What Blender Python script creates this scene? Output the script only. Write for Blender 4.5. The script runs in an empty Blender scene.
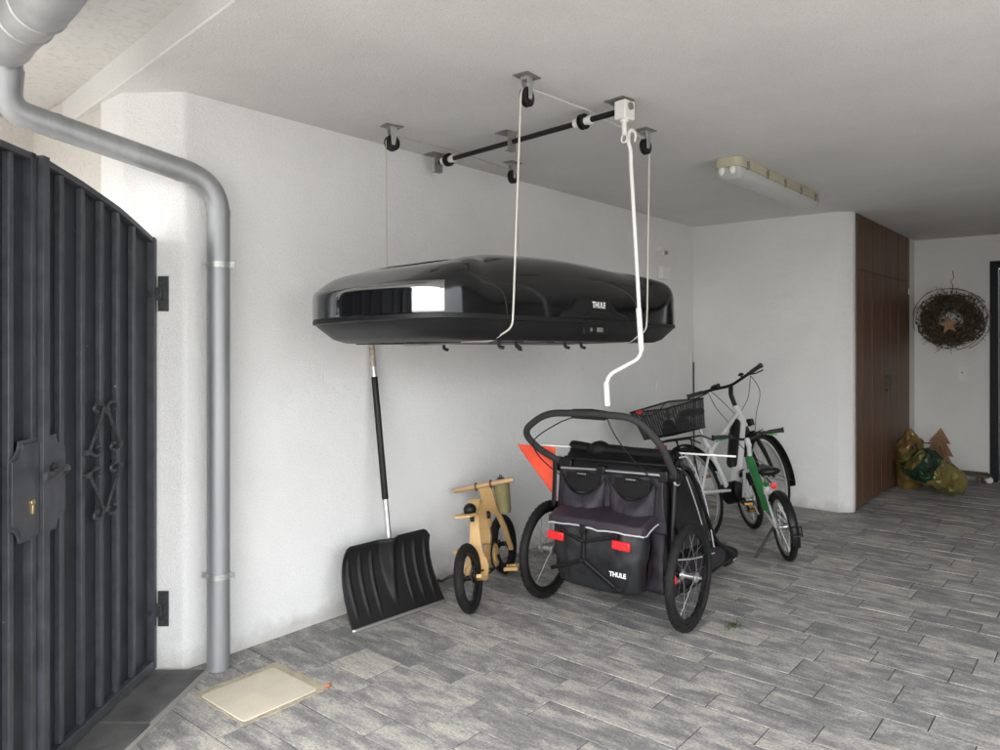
import bpy, math, random
from mathutils import Vector, Matrix, Euler, noise
R = math.radians
PI = math.pi
rnd = random.Random(7)
SC = bpy.context.scene
COL = SC.collection
CY, SY = 0.7654, 0.6436            # heading of the camera in the carport's own axes
YAW = math.atan2(SY, CY)


def W(X, Y, z=0.0):
    """metres right of / ahead of the camera -> carport axes (x across, y along the left wall)"""
    return Vector((X * CY - Y * SY, X * SY + Y * CY, z))


# ------------------------------------------------------------------ materials
def nd(t, kind, **kw):
    n = t.nodes.new(kind)
    for k, v in kw.items():
        setattr(n, k, v)
    return n


def mat(name, col, rough=0.5, metal=0.0, var=0.0, vscale=8.0, bump=0.0, bscale=60.0, coat=0.0,
        spec=0.5, detail=4.0, stretch=(1, 1, 1), col2=None, rvar=0.0, ior=1.5):
    m = bpy.data.materials.new(name)
    m.use_nodes = True
    t = m.node_tree
    b = t.nodes['Principled BSDF']
    L = t.links.new
    b.inputs['Base Color'].default_value = (*col, 1)
    b.inputs['Roughness'].default_value = rough
    b.inputs['Metallic'].default_value = metal
    b.inputs['Specular IOR Level'].default_value = spec
    b.inputs['IOR'].default_value = ior
    b.inputs['Coat Weight'].default_value = coat
    b.inputs['Coat Roughness'].default_value = 0.03
    tc = nd(t, 'ShaderNodeTexCoord')
    mp = nd(t, 'ShaderNodeMapping')
    mp.inputs['Scale'].default_value = stretch
    L(tc.outputs['Object'], mp.inputs['Vector'])
    if var > 0 or col2:
        n = nd(t, 'ShaderNodeTexNoise')
        n.inputs['Scale'].default_value = vscale
        n.inputs['Detail'].default_value = detail
        n.inputs['Roughness'].default_value = 0.6
        L(mp.outputs['Vector'], n.inputs['Vector'])
        r = nd(t, 'ShaderNodeValToRGB')
        c2 = col2 or tuple(max(0, c * (1 - var)) for c in col)
        c1 = col if col2 else tuple(min(1, c * (1 + var)) for c in col)
        r.color_ramp.elements[0].position = 0.32
        r.color_ramp.elements[1].position = 0.68
        r.color_ramp.elements[0].color = (*c2, 1)
        r.color_ramp.elements[1].color = (*c1, 1)
        L(n.outputs['Fac'], r.inputs['Fac'])
        L(r.outputs['Color'], b.inputs['Base Color'])
        if rvar > 0:
            mr = nd(t, 'ShaderNodeMapRange')
            mr.inputs['To Min'].default_value = max(0, rough - rvar)
            mr.inputs['To Max'].default_value = min(1, rough + rvar)
            L(n.outputs['Fac'], mr.inputs['Value'])
            L(mr.outputs['Result'], b.inputs['Roughness'])
    if bump > 0:
        n2 = nd(t, 'ShaderNodeTexNoise')
        n2.inputs['Scale'].default_value = bscale
        n2.inputs['Detail'].default_value = 3
        L(mp.outputs['Vector'], n2.inputs['Vector'])
        bp = nd(t, 'ShaderNodeBump')
        bp.inputs['Strength'].default_value = 1.0
        bp.inputs['Distance'].default_value = bump
        L(n2.outputs['Fac'], bp.inputs['Height'])
        L(bp.outputs['Normal'], b.inputs['Normal'])
    return m


def plaster(name, col, grain=130.0, dist=0.004, blot=0.05, dirt=0.0, stains=False, low=1.0):
    """scraped mineral render: grains, trowel drift, faint blotches, splash dirt near the ground"""
    m = bpy.data.materials.new(name)
    m.use_nodes = True
    t = m.node_tree
    b = t.nodes['Principled BSDF']
    L = t.links.new
    b.inputs['Roughness'].default_value = 0.95
    b.inputs['Specular IOR Level'].default_value = 0.15
    g = nd(t, 'ShaderNodeNewGeometry')
    n = nd(t, 'ShaderNodeTexNoise')
    n.inputs['Scale'].default_value = 1.7
    n.inputs['Detail'].default_value = 6
    n.inputs['Roughness'].default_value = 0.65
    L(g.outputs['Position'], n.inputs['Vector'])
    r = nd(t, 'ShaderNodeValToRGB')
    r.color_ramp.elements[0].position = 0.3
    r.color_ramp.elements[1].position = 0.7
    r.color_ramp.elements[0].color = (*[c * (1 - blot) for c in col], 1)
    r.color_ramp.elements[1].color = (*[min(1, c * (1 + blot * .5)) for c in col], 1)
    L(n.outputs['Fac'], r.inputs['Fac'])
    out = r.outputs['Color']
    # fine speckle in the pits
    v = nd(t, 'ShaderNodeTexNoise')
    v.inputs['Scale'].default_value = grain * 1.3
    v.inputs['Detail'].default_value = 2
    L(g.outputs['Position'], v.inputs['Vector'])
    mr = nd(t, 'ShaderNodeMapRange')
    mr.inputs['From Min'].default_value = 0.28
    mr.inputs['From Max'].default_value = 0.5
    mr.inputs['To Min'].default_value = 0.86
    mr.inputs['To Max'].default_value = 1.0
    L(v.outputs['Fac'], mr.inputs['Value'])
    mx = nd(t, 'ShaderNodeMix', data_type='RGBA', blend_type='MULTIPLY')
    mx.inputs['Factor'].default_value = 1
    L(out, mx.inputs['A'])
    L(mr.outputs['Result'], mx.inputs['B'])
    out = mx.outputs['Result']
    if dirt > 0:
        sx = nd(t, 'ShaderNodeSeparateXYZ')
        L(g.outputs['Position'], sx.inputs['Vector'])
        n3 = nd(t, 'ShaderNodeTexNoise')
        n3.inputs['Scale'].default_value = 9
        n3.inputs['Detail'].default_value = 5
        L(g.outputs['Position'], n3.inputs['Vector'])
        ma = nd(t, 'ShaderNodeMath', operation='MULTIPLY_ADD')
        ma.inputs[1].default_value = 0.22
        L(n3.outputs['Fac'], ma.inputs[0])
        ma.inputs[2].default_value = -0.11
        ad = nd(t, 'ShaderNodeMath', operation='ADD')
        L(sx.outputs['Z'], ad.inputs[0])
        L(ma.outputs[0], ad.inputs[1])
        m2 = nd(t, 'ShaderNodeMapRange')
        m2.inputs['From Min'].default_value = 0.0
        m2.inputs['From Max'].default_value = 0.10
        m2.inputs['To Min'].default_value = dirt
        m2.inputs['To Max'].default_value = 0.0
        L(ad.outputs[0], m2.inputs['Value'])
        mx2 = nd(t, 'ShaderNodeMix', data_type='RGBA')
        L(m2.outputs['Result'], mx2.inputs['Factor'])
        L(out, mx2.inputs['A'])
        mx2.inputs['B'].default_value = (0.33, 0.31, 0.27, 1)
        out = mx2.outputs['Result']
    if stains:
        n4 = nd(t, 'ShaderNodeTexNoise')
        n4.inputs['Scale'].default_value = 4.2
        n4.inputs['Detail'].default_value = 8
        mp = nd(t, 'ShaderNodeMapping')
        mp.inputs['Scale'].default_value = (1.0, .45, 1)
        L(g.outputs['Position'], mp.inputs['Vector'])
        L(mp.outputs['Vector'], n4.inputs['Vector'])
        m4 = nd(t, 'ShaderNodeMapRange')
        m4.inputs['From Min'].default_value = 0.66
        m4.inputs['From Max'].default_value = 0.72
        m4.inputs['To Max'].default_value = 0.35
        L(n4.outputs['Fac'], m4.inputs['Value'])
        mx3 = nd(t, 'ShaderNodeMix', data_type='RGBA')
        L(m4.outputs['Result'], mx3.inputs['Factor'])
        L(out, mx3.inputs['A'])
        mx3.inputs['B'].default_value = (0.42, 0.38, 0.30, 1)
        out = mx3.outputs['Result']
    L(out, b.inputs['Base Color'])
    gn = nd(t, 'ShaderNodeTexNoise')
    gn.inputs['Scale'].default_value = grain
    gn.inputs['Detail'].default_value = 4
    gn.inputs['Roughness'].default_value = 0.6
    L(g.outputs['Position'], gn.inputs['Vector'])
    bp = nd(t, 'ShaderNodeBump')
    bp.inputs['Distance'].default_value = dist
    L(gn.outputs['Fac'], bp.inputs['Height'])
    gl = nd(t, 'ShaderNodeTexNoise')
    gl.inputs['Scale'].default_value = 14
    gl.inputs['Detail'].default_value = 3
    L(g.outputs['Position'], gl.inputs['Vector'])
    bp2 = nd(t, 'ShaderNodeBump')
    bp2.inputs['Distance'].default_value = dist * low
    L(gl.outputs['Fac'], bp2.inputs['Height'])
    L(bp.outputs['Normal'], bp2.inputs['Normal'])
    L(bp2.outputs['Normal'], b.inputs['Normal'])
    return m


def paver_mat():
    m = bpy.data.materials.new('paver_stone')
    m.use_nodes = True
    t = m.node_tree
    b = t.nodes['Principled BSDF']
    L = t.links.new
    b.inputs['Specular IOR Level'].default_value = 0.35
    g = nd(t, 'ShaderNodeNewGeometry')
    at = nd(t, 'ShaderNodeAttribute', attribute_name='tone')
    ma = nd(t, 'ShaderNodeVectorMath', operation='MULTIPLY_ADD')
    L(at.outputs['Color'], ma.inputs[0])
    ma.inputs[1].default_value = (37, 37, 37)
    L(g.outputs['Position'], ma.inputs[2])
    mp = nd(t, 'ShaderNodeMapping')
    mp.inputs['Scale'].default_value = (0.6, 1.6, 1)
    L(ma.outputs[0], mp.inputs['Vector'])
    n = nd(t, 'ShaderNodeTexNoise')
    n.inputs['Scale'].default_value = 8.5
    n.inputs['Detail'].default_value = 12
    n.inputs['Roughness'].default_value = 0.74
    n.inputs['Distortion'].default_value = 0.25
    L(mp.outputs['Vector'], n.inputs['Vector'])
    sh = nd(t, 'ShaderNodeMath', operation='MULTIPLY_ADD')
    sp = nd(t, 'ShaderNodeSeparateColor')
    L(at.outputs['Color'], sp.inputs['Color'])
    L(sp.outputs['Red'], sh.inputs[0])
    sh.inputs[1].default_value = 0.17
    L(n.outputs['Fac'], sh.inputs[2])
    r = nd(t, 'ShaderNodeValToRGB')
    e = r.color_ramp.elements
    e[0].position = 0.42
    e[0].color = (0.160, 0.160, 0.161, 1)
    e[1].position = 0.545
    e[1].color = (0.245, 0.241, 0.235, 1)
    for p, c in ((0.60, (0.325, 0.317, 0.303)), (0.655, (0.405, 0.388, 0.352)), (0.74, (0.46, 0.432, 0.378))):
        x = e.new(p)
        x.color = (*c, 1)
    L(sh.outputs[0], r.inputs['Fac'])
    n2 = nd(t, 'ShaderNodeTexNoise')
    n2.inputs['Scale'].default_value = 95
    n2.inputs['Detail'].default_value = 4
    L(g.outputs['Position'], n2.inputs['Vector'])
    mr = nd(t, 'ShaderNodeMapRange')
    mr.inputs['From Min'].default_value = 0.3
    mr.inputs['From Max'].default_value = 0.7
    mr.inputs['To Min'].default_value = 0.72
    mr.inputs['To Max'].default_value = 1.25
    L(n2.outputs['Fac'], mr.inputs['Value'])
    mx = nd(t, 'ShaderNodeMix', data_type='RGBA', blend_type='MULTIPLY')
    mx.inputs['Factor'].default_value = 1
    L(r.outputs['Color'], mx.inputs['A'])
    L(mr.outputs['Result'], mx.inputs['B'])
    # small pale specks
    vo = nd(t, 'ShaderNodeTexVoronoi')
    vo.inputs['Scale'].default_value = 26
    L(g.outputs['Position'], vo.inputs['Vector'])
    m3 = nd(t, 'ShaderNodeMapRange')
    m3.inputs['From Min'].default_value = 0.10
    m3.inputs['From Max'].default_value = 0.06
    m3.inputs['To Max'].default_value = 0.35
    L(vo.outputs['Distance'], m3.inputs['Value'])
    mx2 = nd(t, 'ShaderNodeMix', data_type='RGBA')
    L(m3.outputs['Result'], mx2.inputs['Factor'])
    L(mx.outputs['Result'], mx2.inputs['A'])
    mx2.inputs['B'].default_value = (0.45, 0.43, 0.40, 1)
    L(mx2.outputs['Result'], b.inputs['Base Color'])
    rr = nd(t, 'ShaderNodeMapRange')
    rr.inputs['To Min'].default_value = 0.5
    rr.inputs['To Max'].default_value = 0.85
    L(n.outputs['Fac'], rr.inputs['Value'])
    L(rr.outputs['Result'], b.inputs['Roughness'])
    bp = nd(t, 'ShaderNodeBump')
    bp.inputs['Distance'].default_value = 0.0025
    L(n2.outputs['Fac'], bp.inputs['Height'])
    bp2 = nd(t, 'ShaderNodeBump')
    bp2.inputs['Distance'].default_value = 0.004
    L(n.outputs['Fac'], bp2.inputs['Height'])
    L(bp.outputs['Normal'], bp2.inputs['Normal'])
    L(bp2.outputs['Normal'], b.inputs['Normal'])
    return m


def wood_mat(name, c1, c2, rough=0.5, scale=6.0, stretch=(1, 1, .06), bump=0.0006):
    m = mat(name, c1, rough, col2=c2, vscale=scale * 3, stretch=stretch, bump=bump, bscale=scale * 14, detail=7)
    return m


M = {}
M['plaster'] = plaster('white_render', (0.79, 0.79, 0.78), dirt=0.5)
M['plaster_soft'] = plaster('porch_render', (0.76, 0.755, 0.735), grain=110, dirt=0.2)
M['beige'] = plaster('smooth_beige_render', (0.62, 0.59, 0.55), grain=60, dist=0.0008)
M['ceiling'] = plaster('ceiling_render', (0.72, 0.712, 0.69), grain=120, dist=0.0035, blot=0.07, low=.35)
M['soffit'] = plaster('smooth_soffit', (0.66, 0.65, 0.625), grain=30, dist=0.0008, blot=0.06, low=.4)
M['paver'] = paver_mat()
M['sand'] = mat('joint_sand', (0.06, 0.057, 0.05), 0.95, var=0.35, vscale=30, bump=0.004, bscale=200)
M['asphalt'] = mat('pale_yard_concrete', (0.26, 0.255, 0.245), 0.9, var=0.2, vscale=12, bump=0.004, bscale=150)
M['slate'] = mat('dark_threshold_tile', (0.055, 0.056, 0.058), 0.6, col2=(0.13, 0.13, 0.125), vscale=5, bump=0.002, bscale=60)
M['grout'] = mat('threshold_grout', (0.30, 0.29, 0.27), 0.9)
M['coverstone'] = mat('cover_stone', (0.60, 0.545, 0.44), 0.8, var=0.06, vscale=9, bump=0.001, bscale=120)
M['mortar'] = mat('sandy_mortar', (0.42, 0.37, 0.27), 0.95, var=0.2, vscale=25, bump=0.004, bscale=120)
M['zinc'] = mat('zinc', (0.36, 0.37, 0.38), 0.5, 0.6, var=0.16, vscale=9, bump=0.0006, bscale=8, stretch=(1, 1, .12), rvar=.08)
M['galv'] = mat('galvanised_steel', (0.52, 0.53, 0.52), 0.42, 0.8, var=0.15, vscale=30)
M['galv_dull'] = mat('dull_galvanised', (0.30, 0.29, 0.26), 0.55, 0.6, var=0.2, vscale=30)
M['gate'] = mat('anthracite_paint', (0.060, 0.063, 0.072), 0.38, 0.0, var=0.25, vscale=14, bump=0.0008, bscale=40, rvar=0.1)
M['gate_sheet'] = mat('anthracite_sheet', (0.030, 0.032, 0.038), 0.42, 0.0, var=0.25, vscale=9, bump=0.001, bscale=14)
M['iron'] = mat('wrought_iron', (0.065, 0.067, 0.070), 0.42, 0.4, var=0.3, vscale=60, bump=0.001, bscale=80)
M['brass'] = mat('brass', (0.60, 0.47, 0.25), 0.35, 0.9)
M['white_pvc'] = mat('white_plastic', (0.78, 0.77, 0.74), 0.4)
M['cream'] = mat('cream_plastic', (0.50, 0.46, 0.33), 0.5, var=0.08, vscale=10)
M['diffuser'] = mat('frosted_diffuser', (0.55, 0.55, 0.53), 0.35)
M['blackp'] = mat('black_plastic', (0.007, 0.007, 0.0075), 0.42, var=0.2, vscale=20, spec=.35)
M['blackp_rough'] = mat('grained_black_plastic', (0.008, 0.008, 0.0085), 0.5, bump=0.0006, bscale=500, spec=.35)
M['gloss'] = mat('gloss_black_shell', (0.004, 0.004, 0.005), 0.12, coat=0.15, var=0.3, vscale=14, rvar=.06, bump=0.0002, bscale=3)
M['mirror'] = mat('mirror_black_panel', (0.29, 0.295, 0.305), 0.075, 1.0)
M['tray'] = mat('matt_black_tray', (0.010, 0.010, 0.0105), 0.42, bump=0.0005, bscale=400, spec=.35)
M['rubber'] = mat('tyre_rubber', (0.010, 0.010, 0.010), 0.7, var=0.5, vscale=25, bump=0.002, bscale=140, spec=.3)
M['alloy'] = mat('brushed_alloy', (0.62, 0.62, 0.62), 0.32, 0.9)
M['chrome'] = mat('chrome', (0.75, 0.75, 0.75), 0.12, 1.0)
M['spoke'] = mat('spoke_steel', (0.35, 0.35, 0.35), 0.3, 0.9)
M['spoke_black'] = mat('black_spoke', (0.03, 0.03, 0.03), 0.35, 0.5)
M['rope'] = mat('white_rope', (0.62, 0.60, 0.54), 0.8, bump=0.001, bscale=300)
M['rope_dull'] = mat('weathered_rope', (0.45, 0.42, 0.35), 0.9)
M['foam'] = mat('grey_foam', (0.036, 0.0365, 0.0365), 0.7, bump=0.0006, bscale=300, spec=.3)
M['fabric'] = mat('grey_purple_fabric', (0.024, 0.020, 0.027), 0.6, var=0.45, vscale=9, bump=0.004, bscale=22, spec=0.4)
M['fabric_lid'] = mat('plum_fabric', (0.034, 0.024, 0.033), 0.55, var=0.25, vscale=5, bump=0.003, bscale=14, spec=.4)
M['fabric_bag'] = mat('charcoal_fabric', (0.014, 0.0145, 0.016), 0.5, var=0.35, vscale=8, bump=0.004, bscale=18, spec=.4)
M['mesh_black'] = mat('black_mesh_fabric', (0.006, 0.006, 0.0065), 0.7, bump=0.003, bscale=25, spec=.3)
M['window_film'] = mat('black_side_film', (0.006, 0.006, 0.007), 0.22, bump=0.004, bscale=7)
M['piping'] = mat('reflective_piping', (0.55, 0.55, 0.56), 0.5)
M['red'] = mat('red_reflector', (0.70, 0.025, 0.03), 0.25, var=0.12, vscale=120, bump=0.0008, bscale=250)
M['orange'] = mat('orange_flag', (0.85, 0.085, 0.035), 0.6, var=0.05)
M['amber'] = mat('amber_reflector', (0.80, 0.42, 0.03), 0.3)
M['white_frame'] = mat('white_bike_paint', (0.66, 0.67, 0.67), 0.25, coat=0.5)
M['green'] = mat('green_bike_paint', (0.02, 0.20, 0.05), 0.22, coat=0.5)
M['green_lever'] = mat('green_lever', (0.10, 0.45, 0.10), 0.4)
M['birch'] = wood_mat('birch_plywood', (0.68, 0.45, 0.20), (0.58, 0.355, 0.14), 0.5, 5)
M['dowel'] = wood_mat('pale_dowel', (0.60, 0.40, 0.22), (0.48, 0.29, 0.14), 0.5, 6, stretch=(.06, 1, 1))
M['olive'] = mat('olive_cloth', (0.20, 0.18, 0.075), 0.7, var=0.2, vscale=15, bump=0.002, bscale=60)
M['leather'] = mat('brown_leather', (0.13, 0.05, 0.025), 0.6)
M['cupboard'] = wood_mat('brown_stained_boards', (0.155, 0.080, 0.046), (0.095, 0.048, 0.029), 0.5, 4)
M['door'] = mat('dark_door_paint', (0.008, 0.009, 0.012), 0.5, spec=.2)
M['twig'] = mat('dry_twig', (0.055, 0.040, 0.028), 0.9, col2=(0.11, 0.085, 0.06), vscale=14)
M['leaf'] = mat('dry_leaf', (0.055, 0.052, 0.026), 0.8, col2=(0.10, 0.075, 0.045), vscale=25)
M['star'] = wood_mat('star_wood', (0.36, 0.20, 0.10), (0.27, 0.14, 0.07))
M['oldwood'] = wood_mat('rustic_wood', (0.34, 0.20, 0.11), (0.17, 0.09, 0.05), 0.8, 5, stretch=(.3, 1, .3), bump=0.003)
M['oldwood_grey'] = wood_mat('weathered_plank', (0.14, 0.10, 0.075), (0.07, 0.05, 0.035), 0.85, 5, stretch=(.08, 1, 1), bump=0.002)
M['moss'] = mat('moss', (0.05, 0.075, 0.02), 0.95, var=0.5, vscale=60)
M['leaf_orange'] = mat('fallen_leaf', (0.42, 0.15, 0.05), 0.8)
M['ink'] = mat('black_print', (0.008, 0.008, 0.008), 0.55, spec=.3)
M['print_white'] = mat('white_print', (0.78, 0.78, 0.78), 0.5)
M['label_tan'] = mat('paper_label', (0.55, 0.50, 0.42), 0.6, col2=(0.30, 0.22, 0.17), vscale=40)


def foil_mat():
    m = mat('gold_plastic_sack', (0.19, 0.16, 0.05), 0.30, 0.35, var=0.4, vscale=7, bump=0.004, bscale=22, rvar=0.1)
    t = m.node_tree
    b = t.nodes['Principled BSDF']
    L = t.links.new
    lk = b.inputs['Base Color'].links[0].from_socket
    tc = nd(t, 'ShaderNodeTexCoord')
    sx = nd(t, 'ShaderNodeSeparateXYZ')
    L(tc.outputs['Object'], sx.inputs['Vector'])
    n = nd(t, 'ShaderNodeTexNoise')
    n.inputs['Scale'].default_value = 5
    L(tc.outputs['Object'], n.inputs['Vector'])
    a = nd(t, 'ShaderNodeMath', operation='MULTIPLY_ADD')
    L(n.outputs['Fac'], a.inputs[0])
    a.inputs[1].default_value = 0.18
    L(sx.outputs['X'], a.inputs[2])
    ab = nd(t, 'ShaderNodeMath', operation='COMPARE')
    L(a.outputs[0], ab.inputs[0])
    ab.inputs[1].default_value = -0.075
    ab.inputs[2].default_value = 0.085
    mx = nd(t, 'ShaderNodeMix', data_type='RGBA')
    L(ab.outputs[0], mx.inputs['Factor'])
    L(lk, mx.inputs['A'])
    mx.inputs['B'].default_value = (0.018, 0.045, 0.022, 1)
    L(mx.outputs['Result'], b.inputs['Base Color'])
    return m


M['foil_band'] = foil_mat()
M['foil'] = mat('gold_plastic_sack_plain', (0.21, 0.165, 0.04), 0.30, 0.35, col2=(0.19, 0.10, 0.045), vscale=5, bump=0.004, bscale=22, rvar=0.1)


# ------------------------------------------------------------------ mesh builder
def chips(m, col, scale=9.0, size=.035, seed=0.0):
    t = m.node_tree
    L = t.links.new
    b = t.nodes['Principled BSDF']
    src = b.inputs['Base Color'].links[0].from_socket
    g = nd(t, 'ShaderNodeNewGeometry')
    mp = nd(t, 'ShaderNodeMapping')
    mp.inputs['Location'].default_value = (seed, seed * 2, 0)
    L(g.outputs['Position'], mp.inputs['Vector'])
    v = nd(t, 'ShaderNodeTexVoronoi')
    v.inputs['Scale'].default_value = scale
    L(mp.outputs['Vector'], v.inputs['Vector'])
    n = nd(t, 'ShaderNodeTexNoise')
    n.inputs['Scale'].default_value = 120
    L(mp.outputs['Vector'], n.inputs['Vector'])
    a = nd(t, 'ShaderNodeMath', operation='MULTIPLY_ADD')
    L(n.outputs['Fac'], a.inputs[0])
    a.inputs[1].default_value = size * 1.2
    L(v.outputs['Distance'], a.inputs[2])
    lt = nd(t, 'ShaderNodeMath', operation='LESS_THAN')
    L(a.outputs[0], lt.inputs[0])
    lt.inputs[1].default_value = size * 1.6
    mx = nd(t, 'ShaderNodeMix', data_type='RGBA')
    L(lt.outputs[0], mx.inputs['Factor'])
    L(src, mx.inputs['A'])
    mx.inputs['B'].default_value = (*col, 1)
    L(mx.outputs['Result'], b.inputs['Base Color'])


chips(M['gate'], (.30, .30, .30), 7, .03)
chips(M['gate_sheet'], (.22, .22, .22), 8, .035, 3.3)
chips(M['plaster'], (.42, .41, .38), 3.2, .008, 1.7)

chips(M['slate'], (.22, .21, .19), 9, .03, .7)


class MB:
    def __init__(s):
        s.v = []
        s.f = []

    def add(s, vs, fs, T=None):
        o = len(s.v)
        for p in vs:
            p = Vector(p)
            s.v.append(T @ p if T is not None else p)
        for f in fs:
            s.f.append([i + o for i in f])
        return s

    def box(s, c, d, T=None, rot=None):
        x, y, z = [k / 2 for k in d]
        vs = [Vector((a, b, e)) for a in (-x, x) for b in (-y, y) for e in (-z, z)]
        if rot is not None:
            q = Euler(rot).to_matrix()
            vs = [q @ k for k in vs]
        vs = [k + Vector(c) for k in vs]
        return s.add(vs, [(0, 1, 3, 2), (4, 6, 7, 5), (0, 4, 5, 1), (2, 3, 7, 6), (0, 2, 6, 4), (1, 5, 7, 3)], T)

    def tube(s, pts, r, n=10, closed=False, caps=True, T=None, flat=None):
        pts = [Vector(p) for p in pts]
        N = len(pts)
        rs = r if isinstance(r, (list, tuple)) else [r] * N
        vs, fs = [], []
        t0 = None
        nrm = None
        for i in range(N):
            if closed:
                t = (pts[(i + 1) % N] - pts[i - 1])
            else:
                t = pts[min(i + 1, N - 1)] - pts[max(i - 1, 0)]
            t.normalize()
            if nrm is None:
                a = Vector((0, 0, 1)) if abs(t.z) < 0.9 else Vector((1, 0, 0))
                nrm = (a - t * a.dot(t)).normalized()
            else:
                q = t0.rotation_difference(t)
                nrm = (q @ nrm)
                nrm = (nrm - t * nrm.dot(t)).normalized()
            t0 = t
            b = t.cross(nrm)
            for k in range(n):
                a = 2 * PI * k / n
                ca, sa = math.cos(a), math.sin(a)
                if flat:
                    sa *= flat
                vs.append(pts[i] + (nrm * ca + b * sa) * rs[i])
        for i in range(N if closed else N - 1):
            j = (i + 1) % N
            for k in range(n):
                l = (k + 1) % n
                fs.append((i * n + k, i * n + l, j * n + l, j * n + k))
        if caps and not closed:
            fs.append(tuple(range(n - 1, -1, -1)))
            fs.append(tuple((N - 1) * n + k for k in range(n)))
        return s.add(vs, fs, T)

    def cyl(s, p0, p1, r0, r1=None, n=14, T=None):
        return s.tube([p0, p1], [r0, r0 if r1 is None else r1], n, T=T)

    def lathe(s, prof, n=24, T=None, a0=0.0, a1=2 * PI, closed_prof=False, axis='z'):
        full = abs(a1 - a0 - 2 * PI) < 1e-6
        k = n if full else n + 1
        vs, fs = [], []
        m = len(prof)
        for i in range(k):
            a = a0 + (a1 - a0) * i / n
            ca, sa = math.cos(a), math.sin(a)
            for (r, z) in prof:
                vs.append((r * ca, r * sa, z) if axis == 'z' else (z, r * ca, r * sa))
        for i in range(n):
            j = (i + 1) % k
            for q in range(m if closed_prof else m - 1):
                w = (q + 1) % m
                fs.append((i * m + q, j * m + q, j * m + w, i * m + w))
        return s.add(vs, fs, T)

    def prism(s, poly, z0, z1, T=None):
        n = len(poly)
        vs = [(p[0], p[1], z0) for p in poly] + [(p[0], p[1], z1) for p in poly]
        fs = [tuple(range(n - 1, -1, -1)), tuple(range(n, 2 * n))]
        for i in range(n):
            j = (i + 1) % n
            fs.append((i, j, n + j, n + i))
        return s.add(vs, fs, T)

    def grid(s, fn, nu, nv, T=None, thick=None):
        vs = [fn(i / nu, j / nv) for i in range(nu + 1) for j in range(nv + 1)]
        fs = []
        for i in range(nu):
            for j in range(nv):
                a = i * (nv + 1) + j
                fs.append((a, a + nv + 1, a + nv + 2, a + 1))
        return s.add(vs, fs, T)

    def sphere(s, c, r, n=14, m=8, T=None, sc=(1, 1, 1)):
        prof = []
        vs, fs = [], []
        for j in range(m + 1):
            p = -PI / 2 + PI * j / m
            for i in range(n):
                a = 2 * PI * i / n
                vs.append((c[0] + sc[0] * r * math.cos(p) * math.cos(a), c[1] + sc[1] * r * math.cos(p) * math.sin(a), c[2] + sc[2] * r * math.sin(p)))
        for j in range(m):
            for i in range(n):
                k = (i + 1) % n
                fs.append((j * n + i, j * n + k, (j + 1) * n + k, (j + 1) * n + i))
        return s.add(vs, fs, T)

    def build(s, name, material, parent=None, bevel=0.0, angle=38, sub=0, solid=0.0, loc=None, rot=None, segs=2, smooth=True):
        me = bpy.data.meshes.new(name)
        me.from_pydata([tuple(v) for v in s.v], [], s.f)
        me.validate()
        import bmesh
        bm = bmesh.new()
        bm.from_mesh(me)
        bmesh.ops.remove_doubles(bm, verts=bm.verts, dist=1e-6)
        bmesh.ops.recalc_face_normals(bm, faces=bm.faces)
        bm.to_mesh(me)
        bm.free()
        me.materials.append(material)
        if smooth:
            me.shade_smooth()
            me.set_sharp_from_angle(angle=R(angle))
        o = bpy.data.objects.new(name, me)
        COL.objects.link(o)
        if parent is not None:
            o.parent = parent
        if loc is not None:
            o.location = loc
        if rot is not None:
            o.rotation_euler = rot
        if solid:
            md = o.modifiers.new('solid', 'SOLIDIFY')
            md.thickness = solid
            md.offset = 0
        if sub:
            md = o.modifiers.new('sub', 'SUBSURF')
            md.levels = md.render_levels = sub
        if bevel:
            md = o.modifiers.new('bevel', 'BEVEL')
            md.width = bevel
            md.segments = segs
            md.limit_method = 'ANGLE'
            md.angle_limit = R(40)
        return o


def fillet(pts, r, n=6):
    pts = [Vector(p) for p in pts]
    out = [pts[0]]
    for i in range(1, len(pts) - 1):
        p = pts[i]
        a = pts[i - 1] - p
        b = pts[i + 1] - p
        rr = r[i] if isinstance(r, (list, tuple)) else r
        d = min(rr, a.length * .48, b.length * .48)
        pa = p + a.normalized() * d
        pb = p + b.normalized() * d
        for k in range(n + 1):
            t = k / n
            out.append(pa * (1 - t) ** 2 + p * 2 * t * (1 - t) + pb * t * t)
    out.append(pts[-1])
    return out


def spline(pts, n=8):
    pts = [Vector(p) for p in pts]
    out = []
    for i in range(len(pts) - 1):
        p0 = pts[max(i - 1, 0)]
        p1, p2 = pts[i], pts[i + 1]
        p3 = pts[min(i + 2, len(pts) - 1)]
        for k in range(n):
            t = k / n
            out.append(0.5 * ((2 * p1) + (p2 - p0) * t + (2 * p0 - 5 * p1 + 4 * p2 - p3) * t * t + (3 * p1 - p0 - 3 * p2 + p3) * t ** 3))
    out.append(pts[-1])
    return out


def thing(name, label, cat, loc=(0, 0, 0), rot=(0, 0, 0), group=None):
    o = bpy.data.objects.new(name, None)
    o.empty_display_size = 0.1
    COL.objects.link(o)
    o.location = loc
    o.rotation_euler = rot
    o['label'] = label
    o['category'] = cat
    if group:
        o['group'] = group
    return o


def tag(o, label, cat, group=None):
    o['label'] = label
    o['category'] = cat
    if group:
        o['group'] = group
    return o


def struct(o):
    o['kind'] = 'structure'
    return o


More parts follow.
